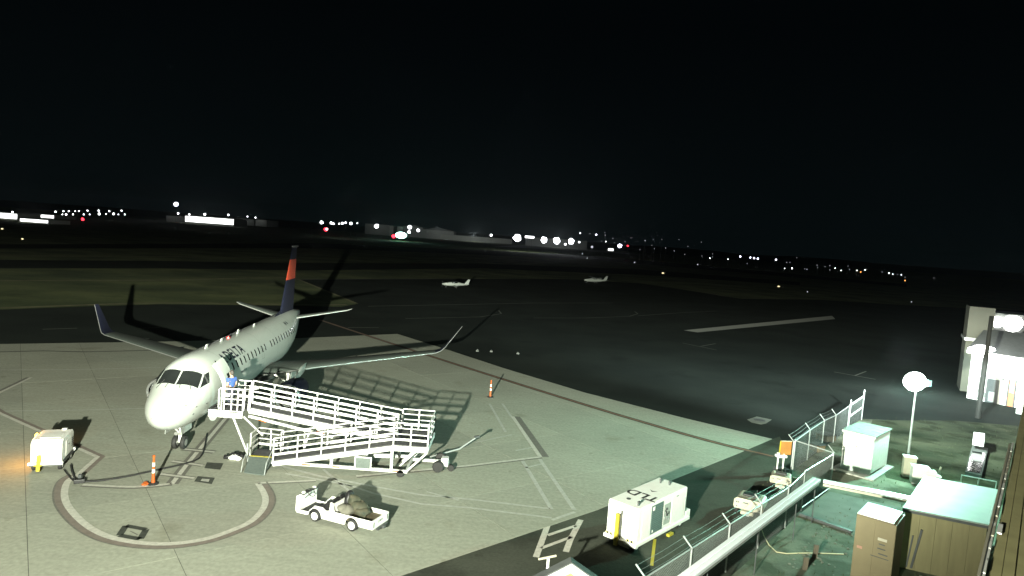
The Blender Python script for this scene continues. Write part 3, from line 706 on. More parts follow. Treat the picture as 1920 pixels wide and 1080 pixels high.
world(MB().add([Vector((-8.45+v.x, YU0-.106, 1.76+v.y-.137*v.x)) for v in vs], fs), 'board_lettering', dgrey)
world(MB().prism([(-8.95, 33.0, .45), (-7.2, 33.0, .45), (-7.2, 33.0, .95), (-8.3, 33.0, 1.15), (-8.95, 33.0, .8)], (0, .5, 0)), 'drive_unit', white_p, bevel=.04)
world(MB().box((-8.1, 32.985, .8), (.45, .012, .10)), 'unit_lettering', dgrey)
sp_ = world(MB().box((-6.55, 31.36, .62), (.82, .05, .62)), 'side_panel', white_p)
MB().box((-6.55+8, 31.33-32.5, .62), (.70, .02, .50)).build('panel_face', plate_m, sp_)
vs, fs = text_geo('Thomson', .12)
world(MB().add([Vector((-7.25+v.x, YL0-.09, 1.02+v.y+.205*v.x)) for v in vs], fs), 'side_lettering', dgrey)
for x in (-7.6, -6.2): world(MB().bar((x, 32.2, .75), (x+1.1, 32.2, .80), .2, .16), 'hydraulic_unit', white_p)
for x, y in ((-10.3, 33.7), (-4.75, 31.55)):
    w_ = world(MB().lathe((x, y-.1, .2), (0, 1, 0), [(0, .1), (0, .17), (.03, .2), (.17, .2), (.2, .17), (.2, .1)], 16), 'wheel', rubber, smooth=True)
for y in (32.55, 33.9):
    world(MB().lathe((-3.05, y-.11, .28), (0, 1, 0), [(0, .15), (0, .25), (.04, .28), (.18, .28), (.22, .25), (.22, .15)], 18), 'wheel', rubber, smooth=True)
world(MB().bar((-4.4, 33.2, .35), (-2.55, 33.2, .35), .12, .14), 'tow_frame', white_p)
world(MB().box((-2.75, 32.95, .45), (.36, .42, .42)), 'tow_hitch_box', white_p, bevel=.03)
world(MB().lathe((-2.42, 32.75, .17), (0, 1, 0), [(0, .08), (0, .15), (.03, .17), (.1, .17), (.13, .15), (.13, .08)], 14), 'castor', rubber, smooth=True)
world(MB().tube([(-3.6, 33.75, .35), (-2.2, 34.9, .5), (-1.4, 35.6, .95)], .045, 6), 'tow_bar', galv)
world(MB().box((-1.33, 35.66, 1.0), (.3, .12, .1), rz=.7), 'tow_handle', dgrey)

# ================================================================== PERSON ON THE RAMP
def skin_mesh(name, joints, edges, m, parent=None, sub=2):
    me = bpy.data.meshes.new(name); me.from_pydata([j[0] for j in joints], edges, []); me.materials.append(m)
    o = bpy.data.objects.new(name, me); COL.objects.link(o)
    md = o.modifiers.new('skin', 'SKIN')
    md.use_smooth_shade = True
    for i, j in enumerate(joints):
        r_ = j[1]; me.skin_vertices[0].data[i].radius = (r_, r_) if not isinstance(r_, tuple) else r_
        me.skin_vertices[0].data[i].use_root = (i == 0)
    s_ = o.modifiers.new('sub', 'SUBSURF'); s_.levels = sub; s_.render_levels = sub
    if parent: o.parent = parent
    return o
pr = thing('person', 'person in blue short-sleeved shirt and dark trousers standing at the jet door', 'person', (-13.55, 32.62, ZB), R(150))
# local: +x is the way the person faces
J = [((0, 0, .92), .13), ((.0, 0, 1.12), (.12, .145)), ((.01, 0, 1.34), (.10, .135)), ((.01, 0, 1.46), (.07, .075)), ((.03, 0, 1.55), .058), ((.045, 0, 1.65), (.10, .082)), ((.05, 0, 1.74), .06)]
E_ = [(0, 1), (1, 2), (2, 3), (3, 4), (4, 5), (5, 6)]
def chain(start, pts):
    k = start
    for p in pts: J.append(p); E_.append((k, len(J)-1)); k = len(J)-1
for s in (-1, 1):
    chain(2, [((0, s*.19, 1.39), .07), ((-.03, s*.24, 1.12), .048), ((.10, s*.23, .89), .036), ((.14, s*.225, .82), (.03, .022))])
    h0 = len(J)-1
    for q, (dx, dz, rr) in enumerate(((.075, -.035, .0095), (.08, -.06, .010), (.065, -.078, .0095), (.045, -.085, .0085))):
        chain(h0, [((.14+dx*.55, s*(.225), .82+dz*.6), rr), ((.14+dx*.8, s*(.215), .82+dz*1.25), rr*.85)])
    chain(h0, [((.165, s*.20, .805), .011), ((.185, s*.19, .775), .009)])
    chain(0, [((0, s*.09, .84), .105), ((.03, s*.10, .48), .068), ((0, s*.10, .10), .045), ((.03, s*.105, .045), .045), ((.15, s*.115, .035), .035)])
skin_mesh('body', J, E_, skin, pr)
TJ = [((0, 0, .90), (.15, .17)), ((0, 0, 1.12), (.15, .17)), ((.01, 0, 1.36), (.115, .15)), ((.012, 0, 1.44), .085)]
TE = [(0, 1), (1, 2), (2, 3)]
for s in (-1, 1):
    TJ.append(((0, s*.20, 1.385), .085)); TE.append((2, len(TJ)-1)); TJ.append(((-.02, s*.235, 1.20), .068)); TE.append((len(TJ)-2, len(TJ)-1))
skin_mesh('shirt', TJ, TE, blue, pr)
PJ = [((0, 0, .93), (.145, .16))]; PE = []
for s in (-1, 1):
    k0 = 0
    for p in (((0, s*.09, .82), .118), ((.03, s*.10, .48), .085), ((0, s*.10, .09), .072)): PJ.append(p); PE.append((k0, len(PJ)-1)); k0 = len(PJ)-1
skin_mesh('trousers', PJ, PE, dkcloth, pr)
for s in (-1, 1): MB().ball((.065, s*.11, .05), (.15, .058, .052), 12, 8).build('shoe', black_p, pr, smooth=True)
hb = MB(); hb.ball((.022, 0, 1.70), (.118, .098, .112), 14, 10); hb.ball((-.03, 0, 1.63), (.075, .085, .09), 12, 8).build('hair', hairm, pr, smooth=True)
MB().lathe((.135, 0, 1.655), (1, 0, -.3), [(0, .022), (.03, .012)], 6).build('nose', skin, pr)
for s in (-1, 1): MB().ball((.135, s*.032, 1.69), (.012, .016, .01), 8, 6).build('eye', dgrey, pr); MB().ball((.04, s*.092, 1.66), (.022, .012, .032), 8, 6).build('ear', skin, pr)

# ================================================================== APRON SMALL THINGS
def delineator(px, label):
    p = G(px); t = thing('delineator_post', label, 'traffic delineator', p, 0, 'orange delineator posts on the apron')
    MB().lathe((0, 0, 0), (0, 0, 1), [(0, .24), (.05, .23), (.09, .12)], 8).build('base', rubber, t)
    MB().lathe((0, 0, .08), (0, 0, 1), [(0, .085), (.3, .068), (.9, .05), (1.12, .042), (1.16, .06), (1.22, .055), (1.24, .02)], 14).build('post', orange, t, smooth=True)
    for z in (.52, .82): MB().lathe((0, 0, z), (0, 0, 1), [(0, .078-z*.02), (.16, .074-z*.02)], 14).build('reflective_band', white_p, t, smooth=True)
    return t
delineator((287, 908), 'orange banded post with a crumpled foot, on the stop line before the jet')
bt = MB()
for k in range(5): bt.ball((random.uniform(-.35, -.15), random.uniform(-.25, .05), .05), (random.uniform(.06, .12), random.uniform(.05, .1), .05), 7, 5)
bt.build('orange_foot', orange, bpy.data.objects['delineator_post'])
delineator((919, 745), 'lone orange banded post on open concrete beyond the end of the ramp')

# ground power cart
gv = thing('ground_power_cart', 'boxy white towable power cart with an amber beacon and raised yellow tow bar', 'power cart', Vector((-20.55, 29.95, 0)), R(110))
# local +x = away from the camera (rear), tow bar on -x
MB().prism([(-.92, -.60, .42), (.95, -.60, .42), (.95, -.60, 1.28), (.80, -.60, 1.42), (-.75, -.60, 1.42), (-.92, -.60, 1.30)], (0, 1.20, 0)).build('body', white_p, gv, bevel=.03)
MB().box((0, 0, .35), (2.05, 1.24, .14)).build('chassis', dgrey, gv)
for y in (-.61, .61):
    MB().box((.1, y*1.0+(.006 if y > 0 else -.006), .86), (.9, .012, .7)).build('side_door', white_p, gv)
    MB().box((.05, y*1.012+(.01 if y > 0 else -.01), .95), (.12, .02, .04)).build('door_handle', dgrey, gv)
    for k in range(5): MB().box((.72, y*1.006, .68+k*.09), (.28, .014, .035)).build('louvre', dgrey, gv)
for k in range(3): MB().box((-.935, -.3+.3*k, .95+.1*(k % 2)), (.01, .03, .03)).build('bolt', dgrey, gv)
MB().box((-1.0, 0, .40), (.12, 1.35, .13)).build('bumper', white_p, gv, bevel=.02)
MB().box((1.02, 0, .40), (.12, 1.35, .13)).build('bumper', white_p, gv, bevel=.02)
for x in (-.68, .66):
    for y in (-.5, .5):
        w_ = MB().lathe((x, y-.08, .2), (0, 1, 0), [(0, .1), (0, .17), (.03, .2), (.13, .2), (.16, .17), (.16, .1)], 16).build('wheel', rubber, gv, smooth=True)
        MB().lathe((x, y-.085, .2), (0, 1, 0), [(0, .03), (0, .095), (.17, .095), (.17, .03)], 12).build('rim', white_p, w_)
tb = MB().bar((-1.12, .25, .10), (-1.12, .22, .80), .10, .14).build('tow_bar', yellow, gv)
MB().tube([(-1.17, .10, .36), (-1.17, .40, .36)], .03, 6).build('tow_bar_pin', yellow, tb)
MB().box((-.2, -.05, 1.435), (.7, .8, .02)).build('top_panel', white_p, gv)
bc = MB().lathe((.15, .66, 1.22), (0, 0, 1), [(0, .10), (.04, .10)], 12).build('beacon_base', dgrey, gv)
MB().lathe((.15, .66, 1.26), (0, 0, 1), [(0, .085), (.12, .085), (.20, .03)], 12).build('beacon_lens', glow('amber_lens', (1, .50, .08), 9), bc)
MB().box((.7, -.3, 1.47), (.16, .2, .09)).build('exhaust_cap', grey_p, gv)
MB().box((.15, .64, 1.18), (.16, .14, .05)).build('beacon_bracket', dgrey, gv)
amb = lamp('amber_beacon_lamp', gv.matrix_basis @ Vector((.15, .86, 1.42)), 170, (1, .42, .06), .07)
# power cable lying on the concrete
def draped(px, z, r, n=7, m=rubber):
    P = smooth_pts(px, 6); return MB().tube([Vector((p.x, p.y, z)) for p in P], r, n)
cb = draped([(133, 873), (136, 888), (143, 902), (155, 905), (190, 903), (240, 895), (290, 884), (340, 873), (368, 864), (378, 855), (383, 842), (388, 815)], .05, .042)
cbl = thing('power_cable', 'thick black power cable trailing from the white cart to the jet nose wheel', 'cable', G((150, 904)))
cb.build('cable', rubber, cbl, world=True, smooth=True)
draped([(120, 882), (128, 893), (139, 904), (146, 906)], .045, .03).build('cable_branch', rubber, cbl, world=True, smooth=True)
c_ = G((149, 906)); MB().box(c_+Vector((0, 0, .10)), (.42, .22, .18), rz=.5).build('connector', black_p, cbl, world=True, bevel=.03)
MB().box(c_+Vector((-.12, .22, .16)), (.14, .16, .3), rz=.2).build('plug', dgrey, cbl, world=True, bevel=.02)
# bundle by the entry plate
bu = thing('canvas_bundle', 'small heap of black and white canvas dumped on concrete left of the ramp entry plate', 'bundle', G((440, 862)))
for mm_, spec in ((black_p, [(-.42, .02, .10, .16, .13, .11), (-.1, .22, .14, .28, .16, .13), (.22, .2, .13, .2, .2, .12)]), (white_p, [(.0, -.02, .12, .22, .17, .13), (.20, -.08, .09, .17, .12, .10), (-.16, .0, .10, .14, .14, .11)])):
    q = MB()
    for x, y, z, a, c, d in spec: q.ball((x, y, z), (a, c, d), 10, 7)
    for v in q.v: v.x += .03*math.sin(v.y*31+v.z*17); v.z = max(.0, v.z+.025*math.sin(v.x*37+v.y*23))
    q.build('black_cloth' if mm_ is black_p else 'white_cloth', mm_, bu)

# ================================================================== UTILITY TRUCK
fx, rx = G((553, 969)), G((697, 1007)); ang = math.atan2(fx.y-rx.y, fx.x-rx.x)
# origin: ground under the rear corner nearest the camera; +x = forward, +y = towards the camera side
tk = thing('utility_truck', 'white open electric flatbed truck with bags on its bed, parked by the lead-in circle', 'utility truck', rx, ang)
L, WD = (fx-rx).length, 1.18
def side(y, d):
    pts = [(0, .30), (.06, .52), (1.72, .56), (1.76, .60)]   # rear, bed rail
    lo = []
    wx = (.95, 2.70); wr = .31
    out = [(0, .26), (0, .60), (1.78, .60), (1.86, .95), (1.98, .95), (2.02, .60), (2.18, .56), (2.34, .66), (2.72, .66), (2.9, .46), (3.05, .34), (L-.14, .34), (L-.14, .92), (L-.02, .88), (L, .30), (L-.06, .20), (3.10, .20)]
    for cx in (wx[1], wx[0]):
        out += [(cx+wr*math.cos(a), .24+wr*math.sin(a)) for a in [R(k) for k in range(0, 181, 20)] if .24+wr*math.sin(a) > .2]
        if cx == wx[1]: out += [(wx[1]-wr-.02, .2), (wx[0]+wr+.02, .2)]
    out += [(wx[0]-wr-.02, .26)]
    return MB().prism([(x, y, z) for x, z in out], (0, d, 0))
side(0, -.05).build('side_panel', white_p, tk, bevel=.012); side(-WD, .05).build('side_panel', white_p, tk, bevel=.012)
MB().box((1.0, -WD/2, .40), (1.9, WD-.11, .06)).build('bed_floor', bed_m, tk)
tg = MB().box((.025, -WD/2, .43), (.05, WD-.10, .36)).build('tailgate', white_p, tk)
vs, fs = text_geo('L-MAV', .13)
MB().add([Vector((-.006, -WD/2+.02-v.x, .47+v.y)) for v in vs], fs).build('tailgate_lettering', dgrey, tg)
MB().box((-.004, -.10, .43), (.012, .04, .20)).build('tail_lamp', dgrey, tg); MB().box((-.004, -WD+.10, .43), (.012, .04, .20)).build('tail_lamp', dgrey, tg)
MB().bar((-.06, -.25, .22), (-.06, -WD+.25, .22), .09, .08).build('rear_bumper', dgrey, tk); MB().box((-.14, -WD/2, .23), (.16, .14, .09)).build('tow_hitch', dgrey, tk)
MB().box((2.74, -WD/2, .235), (1.55, WD-.12, .05)).build('cab_floor', rubber, tk)
MB().prism([(L-.14, -.05, .22), (L-.02, -.05, .24), (L, -.05, .86), (L-.14, -.05, .94), (L-.24, -.05, .94), (L-.16, -.05, .70)], (0, -WD+.1, 0)).build('front_cowl', white_p, tk, bevel=.02)
MB().box((L-.22, -WD/2, .945), (.16, WD-.2, .03)).build('dashboard', dgrey, tk)
for y, a in ((-.22, .09), (-.45, .07), (-.9, .09)): MB().ball((L-.2, y, .99), (.09, a, .05), 8, 5).build('dash_item', black_p if a < .085 else white_p, tk)
st = MB().tube([(L-.2, -.34, .72), (L-.48, -.34, 1.0)], .02, 6).build('steering_column', dgrey, tk)
q = MB(); axx = Vector((-.28, 0, .28)).normalized(); e1 = Vector((0, 1, 0)); e2 = axx.cross(e1)
q.tube([Vector((L-.49, -.34, 1.01))+(e1*math.cos(t)+e2*math.sin(t))*.18 for t in [2*math.pi*k/18 for k in range(19)]], .016, 6); q.build('steering_wheel', black_p, st, smooth=True)
for y in (-.34, -.84): MB().box((2.30, y, .60), (.44, .44, .12)).build('seat', black_p, tk, bevel=.03)
MB().box((2.30, -WD/2, .40), (.48, WD-.14, .30)).build('seat_base', dgrey, tk)
for y in (-.34, -.84): MB().prism([(2.12, y-.2, .62), (2.03, y-.2, .62), (1.93, y-.2, 1.02), (2.01, y-.2, 1.03)], (0, .40, 0)).build('seat_back', black_p, tk, bevel=.02)
MB().box((1.88, -WD/2, .66), (.04, WD-.1, .45)).build('bulkhead', white_p, tk)
for x in (.95, 2.70):
    for y, dd in ((.01, -1), (-WD-.01, 1)):
        w_ = MB().lathe((x, y, .24), (0, dd, 0), [(0, .12), (0, .19), (.03, .235), (.09, .24), (.14, .235), (.17, .2)], 22).build('wheel', rubber, tk, smooth=True)
        MB().lathe((x, y-dd*.006, .24), (0, dd, 0), [(0, .02), (0, .155), (.03, .165), (.05, .16)], 18).build('hub_cap', white_p, w_, smooth=True)
bx = tk.matrix_basis
def lumps(name, label, cat, specs, mats_, origin, seed, amp=.045, freq=9):
    random.seed(seed); o = thing(name, label, cat, origin, ang)
    for nm, m_, sp_ in specs:
        q = MB()
        for x, y, z, a, c, d in sp_: q.ball((x, y, z), (a, c, d), 18, 12)
        for v in q.v:
            k = amp*(math.sin(v.x*freq+v.y*freq*1.3+seed)+.6*math.sin(v.y*freq*2.1+v.z*freq*1.7+seed*2)+.35*math.sin(v.x*freq*3.1-v.z*freq*2.3))
            v.x += k*.6; v.y += k*.5; v.z = max(0, v.z+k*.6)
        q.build(nm, m_, o, smooth=True)
    return o
lumps('kit_bag', 'pale canvas kit bag at the front of the truck bed beside the bulkhead', 'bag', [('bag', ltcanvas, [(0, 0, .21, .31, .26, .22), (.12, .06, .26, .20, .18, .20)])], None, bx @ Vector((1.42, -.34, .43)), 3)
lumps('tarp_heap', 'large crumpled brown and green tarpaulin heaped on the truck bed', 'tarpaulin', [('tarp', tarp, [(0, 0, .26, .48, .32, .28), (-.30, .12, .18, .32, .26, .19), (.22, -.05, .40, .27, .28, .30)])], None, bx @ Vector((1.15, -.72, .43)), 5)
lumps('dark_backpack', 'black backpack propped upright behind the truck seats, far side', 'bag', [('pack', black_p, [(0, 0, .38, .18, .24, .40), (.02, -.12, .52, .15, .16, .26)]), ('pack_pocket', dgrey, [(-.12, .02, .2, .1, .16, .16)])], None, bx @ Vector((1.66, -.80, .43)), 8, .02)

# ================================================================== WHITE HEATER TRAILER
c0, c1, c2 = G((1191, 1037), ZA), G((1131, 1012), ZA), G((1298, 977), ZA)
ang2 = math.atan2(c2.y-c0.y, c2.x-c0.x)
tr = thing('heater_trailer', 'long white air-conditioning trailer with big black roof lettering and raised yellow tow bar', 'trailer', c0, ang2)
LL, WW, HH = 3.98, 1.40, 1.72      # +x along the trailer, +y across (away from the near side)
ZB0 = .34
MB().box((LL/2, WW/2, (ZB0+HH)/2), (LL, WW, HH-ZB0)).build('body', white_p, tr, bevel=.025)
MB().box((LL/2, WW/2, HH+.012), (LL-.06, WW-.06, .025)).build('roof_panel', white_p, tr)
MB().box((LL/2+.12, WW/2, ZB0-.05), (LL+.5, WW+.10, .15)).build('chassis', white_p, tr, bevel=.02)
MB().box((LL+.25, WW/2, .44), (.42, WW, .38)).build('rear_step', white_p, tr, bevel=.02)
def nside(name, x0, x1, z0, z1, m, t=.014): return MB().box(((x0+x1)/2, -t/2-.001, (z0+z1)/2), (x1-x0, t, z1-z0)).build(name, m, tr)
nside('side_panel', .30, .98, .42, 1.62, white_p)
gr = nside('dark_grille', 1.02, 1.92,   .44, 1.62, mat('grille_green_grey', (.10, .15, .14), .6))
for k in range(14): MB().box((1.47, -.022, .50+k*.082), (.86, .012, .03)).build('slat', mat('grille_slat', (.07, .11, .10), .6), gr)
MB().box((1.15, -.03, 1.50), (.14, .01, .16)).build('label_plate', white_p, gr); MB().box((1.15, -.03, .56), (.07, .01, .10)).build('label_plate', white_p, gr)
cpn = nside('control_panel', 2.02, 2.55, .55, 1.42, mat('panel_grey_green', (.34, .38, .34), .6))
for k in range(14):
    MB().box((2.1+random.random()*.36, -.022, .70+random.random()*.55), (random.uniform(.03, .1), .012, random.uniform(.04, .12))).build('panel_item', random.choice((dgrey, black_p, grey_p)), cpn)
nside('side_panel', 2.66, 3.72, .46, 1.62, white_p); MB().box((3.1, -.02, 1.55), (.2, .006, .05)).build('small_plate', grey_p, tr)
MB().box((3.85, -.012, .9), (.03, .02, .8)).build('door_bar', galv, tr)
MB().box((-.012, WW*.7, 1.0), (.02, .06, .09)).build('socket', dgrey, tr); MB().box((-.012, WW*.7, 1.25), (.02, .04, .07)).build('socket', dgrey, tr)
# hazard boards at the front
for y0 in (.02, WW-.42):
    hz = MB().box((-.045, y0+.2, .35), (.03, .40, .20)).build('hazard_board', mat('pale_yellow', (.80, .74, .36), .5), tr)
    for k in (0, 1): MB().prism([(-.062, y0+.04+k*.2, .26), (-.062, y0+.13+k*.2, .26), (-.062, y0+.21+k*.17, .44), (-.062, y0+.12+k*.17, .44)], (-.004, 0, 0)).build('black_stripe', black_p, hz)
yb = MB().box((-.18, WW*.58, .72), (.09, .15, 1.28)).build('tow_bar', yellow, tr)
MB().tube([(-.235, WW*.58, .3), (-.24, WW*.58, .3)], .03, 8).build('tow_pin', dgrey, yb); MB().box((-.1, WW*.58-.12, .75), (.05, .05, 1.5)).build('bar_prop', dgrey, yb)
MB().box((-.10, WW*.42, .26), (.16, .22, .2)).build('hitch', cream_p, tr)
MB().bar((-.08, .25, .14), (-.08, .85, .14), .06, .07).build('axle', cream_p, tr)
for x in (.12, 3.62):
    for y in (.12, WW-.12):
        w_ = MB().lathe((x, y-.09, .23), (0, 1, 0), [(0, .1), (0, .2), (.03, .23), (.15, .23), (.18, .2), (.18, .1)], 18).build('wheel', rubber, tr, smooth=True)
        MB().lathe((x, y-.098, .23), (0, 1, 0), [(0, .03), (0, .13), (.19, .13), (.19, .03)], 14).build('rim', white_p, w_)
MB().box((2.55, -.1, .06), (.36, .14, .1)).build('wheel_chock', yellow, tr)
vs, fs = text_geo('TLD', .80, .02)
MB().add([Vector((1.45-v.y, WW/2+v.x*.98, HH+.030)) for v in vs], fs).build('roof_lettering', black_p, tr)
vs, fs = [(.10, 0, 0), (.34, -.16, 0), (.22, .05, 0), (.30, .20, 0)], [(0, 1, 2), (0, 2, 3)]
MB().add([Vector((2.0+v[0], WW*.48+v[1], HH+.030)) for v in vs], fs).build('roof_emblem', black_p, tr)
for x, y in ((.30, .22), (3.45, .60), (3.35, .98)):
    k_ = MB().tube([(x, y, HH+.02), (x, y, HH+.16)], .035, 8).build('roof_lifting_eye', dgrey, tr); MB().box((x+.04, y, HH+.17), (.14, .06, .08)).build('eye_cap', dgrey, k_)
MB().lathe((.62, WW*.62, HH+.025), (0, 0, 1), [(0, .09), (.02, .09)], 10).build('filler_cap', dgrey, tr)

# ================================================================== FENCES
def chain_panel(b, p, q, h, sp=.085, r=.0032):
    p = Vector(p); q = Vector(q); d = (q-p); Ln = d.length; d = d/Ln
    n = int((Ln+h)/sp)
    for k in range(n+1):
        for sgn in (1, -1):
            s0 = k*sp-h if sgn > 0 else k*sp
            # line: along = s0 + sgn*z
            za, zb = 0.0, h
            if sgn > 0:
                if s0 < 0: za = -s0
                if s0+h > Ln: zb = Ln-s0
            else:
                if s0 > Ln: za = s0-Ln
                if s0-h < 0: zb = s0
            if zb-za < .03: continue
            A = p+d*(s0+sgn*za)+Vector((0, 0, za)); B = p+d*(s0+sgn*zb)+Vector((0, 0, zb))
            nn = Vector((-d.y, d.x, 0))*r; up = Vector((0, 0, r))
            b.add([A+nn, A-nn*.5+up, A-nn*.5-up, B+nn, B-nn*.5+up, B-nn*.5-up], [(0, 1, 4, 3), (1, 2, 5, 4), (2, 0, 3, 5)])
wire_m = mat('fence_wire', (.20, .225, .215), .45, metal=.4)
def fence(label, posts, arms, armdir, h=1.85, rails=True, mesh=True, low=None, top_m=None):
    o = thing('chain_link_fence', label, 'fence', posts[0], 0)
    P = [Vector((p[0], p[1], ZA)) for p in posts]
    for i, p in enumerate(P):
        ps = MB().tube([p, p+Vector((0, 0, h))], .036, 8).build('post', galv, o, world=True, smooth=True)
        if i in arms: MB().tube([p+Vector((0, 0, h-.03)), p+Vector((armdir[0]*.34, armdir[1]*.34, h+.34))], .026, 6).build('barbed_wire_arm', galv, ps, world=False) if False else \
            MB().tube([p+Vector((0, 0, h-.03)), p+Vector((armdir[0]*.34, armdir[1]*.34, h+.34))], .028, 6).build('barbed_wire_arm', galv, o, world=True)
    b = MB(); wr_ = MB()
    for i in range(len(P)-1):
        a, c = P[i], P[i+1]
        if rails: MB().tube([a+Vector((0, 0, h-.05)), c+Vector((0, 0, h-.05))], .028, 7).build('top_rail', top_m or galv, o, world=True, smooth=True)
        if low is not None and i in low: MB().tube([a+Vector((0, 0, low[i])), c+Vector((0, 0, low[i]))], .026, 7).build('lower_rail', galv, o, world=True, smooth=True)
        if mesh: chain_panel(b, a+Vector((0, 0, .05)), c+Vector((0, 0, .05)), h-.12)
        if i in arms and i+1 in arms:
            for k in (.12, .5, .9):
                f0 = a+Vector((armdir[0]*.34*k, armdir[1]*.34*k, h+.34*k)); f1 = c+Vector((armdir[0]*.34*k, armdir[1]*.34*k, h+.34*k))
                mid = f0.lerp(f1, .5)-Vector((0, 0, .03)); wr_.tube([f0, mid, f1], .006, 4)
    if b.v: b.build('chain_link_mesh', wire_m, o, world=True, kind='stuff')
    if wr_.v: wr_.build('barbed_wire', wire_m, o, world=True)
    return o
def gz(px): return G(px, ZA)
ad = Vector((-.66, .10, 0)).normalized()*.9
pA, pC, pD = gz((1482, 890)), gz((1556, 917)), gz((1502, 956))
fence('chain-link fence running from the orange panel past the shed to the gate', [pA, gz((1513, 863)), gz((1540, 842)), gz((1562, 830)), gz((1588, 808))], (0, 1, 2, 3), ad, 1.9)
fence('short chain-link section between the orange panel and the shed', [pA+Vector((.06, -.05, 0)), pC], (1,), ad, 2.0)
fence('chain-link return with a bright top rail in front of the shed', [pC+Vector((-.05, -.08, 0)), pD], (), ad, 1.95, low={0: .10})
st_ = (gz((1420, 1028))-gz((1471, 990)))
e0 = gz((1471, 990))
fence('chain-link fence beside the white pipe tray, barbed-wire arms leaning towards the apron', [pD+Vector((-.05, -.08, 0)), e0, e0+st_, e0+st_*2, e0+st_*3, e0+st_*4], (1, 2, 3, 4, 5), ad, 1.9)
gt = thing('swing_gate', 'open tubular gate at the far end of the fence behind the shed', 'gate', gz((1615, 787)))
g0, g1 = gz((1590, 806)), gz((1615, 787)); hg = 2.0
for p in (g0, g1): MB().tube([p, p+Vector((0, 0, hg+(.35 if p is g1 else .2)))], .045, 8).build('gate_post', galv, gt, world=True)
for z in (1.0, 1.85): MB().tube([g0+Vector((.1, .1, z)), g1+Vector((-.05, -.05, z))], .06, 8).build('gate_rail', white_p, gt, world=True)
q = MB(); chain_panel(q, g0+Vector((0, 0, .15)), g1+Vector((0, 0, .15)), 1.7); q.build('chain_link_mesh', wire_m, gt, world=True, kind='stuff')

# long white pipe tray behind the fence
ZT = 2.0
tray_m = mat('white_sheet_metal', (.84, .86, .90), .35, noise=.03, spec=.8)
t0, t1, t2 = G((1290, 1080), ZT), G((1530, 900), ZT), G((1716, 937), ZT)
d01 = (t1-t0).normalized(); n01 = Vector((d01.y, -d01.x, 0)); ts = t0-d01*5.5
ty = thing('pipe_tray', 'long raised white pipe tray beside the fence, branching to the brown shed', 'pipe tray', (ts.x, ts.y, ZA))
for k in (-1, 1): MB().bar(ts+n01*(.095*k), t1+n01*(.095*k)+d01*.1, .175, .14).build('tray_cover', tray_m, ty, world=True, bevel=.02)
MB().bar(ts+Vector((0, 0, -.13)), t1+Vector((0, 0, -.13)), .30, .10).build('tray_base', galv, ty, world=True)
d12 = (t2-t1).normalized()
MB().bar(t1+d12*.30+Vector((0, 0, .02)), t2+d12*.4+Vector((0, 0, .02)), .20, .14).build('branch_cover', tray_m, ty, world=True, bevel=.02)
n12 = Vector((d12.y, -d12.x, 0))
MB().bar(t1+d12*.30+n12*.22+Vector((0, 0, -.06)), t2+d12*.4+n12*.22+Vector((0, 0, -.06)), .26, .06).build('branch_base', grey_p, ty, world=True)
MB().bar(t1+d12*.30+n12*.37+Vector((0, 0, -.04)), t2+d12*.4+n12*.37+Vector((0, 0, -.04)), .06, .10).build('branch_edge', cream_p, ty, world=True)
for f in (.12, .38, .62, .86, 1.0):
    p = ts.lerp(t1, f); MB().tube([(p.x, p.y, ZA), (p.x, p.y, ZT-.15)], .022, 8).build('support_post', dgrey, ty, world=True)
p = t1.lerp(t2, .95); MB().tube([(p.x, p.y, ZA), (p.x, p.y, ZT-.08)], .04, 8).build('support_post', galv, ty, world=True)

# ================================================================== STUFF BY THE FENCE
p0 = gz((1458, 893)); op = thing('orange_panel_stand', 'square orange panel on a white steel stand by the corner of the fence', 'panel stand', p0, R(8))
zt_ = ZAT((p0.x, p0.y), 830)
pn = MB().box((.36, .1, zt_-.30), (.66, .05, .74)).build('panel', orange_panel, op)
MB().bar((.0, .06, zt_-.70), (.02, .06, zt_+.10), .05).build('stand_edge', yellow, op); MB().bar((.04, .07, zt_+.09), (.70, .07, zt_+.09), .04).build('stand_edge', cream_p, op)
for x in (-.05, .28): MB().bar((x-.04, 0, 0), (x, .05, zt_-.62), .06).build('stand_leg', white_p, op)
MB().box((.08, 0, zt_-.72), (.55, .3, .12)).build('cross_beam', white_p, op); MB().box((-.12, -.05, zt_-.62), (.12, .12, .2)).build('clamp', white_p, op)
MB().bar((-.1, 0, .06), (.9, -.5, .06), .12, .1).build('base_beam', cream_p, op); MB().box((.35, .3, .2), (.7, .5, .36)).build('ballast_box', dgrey, op, bevel=.04)
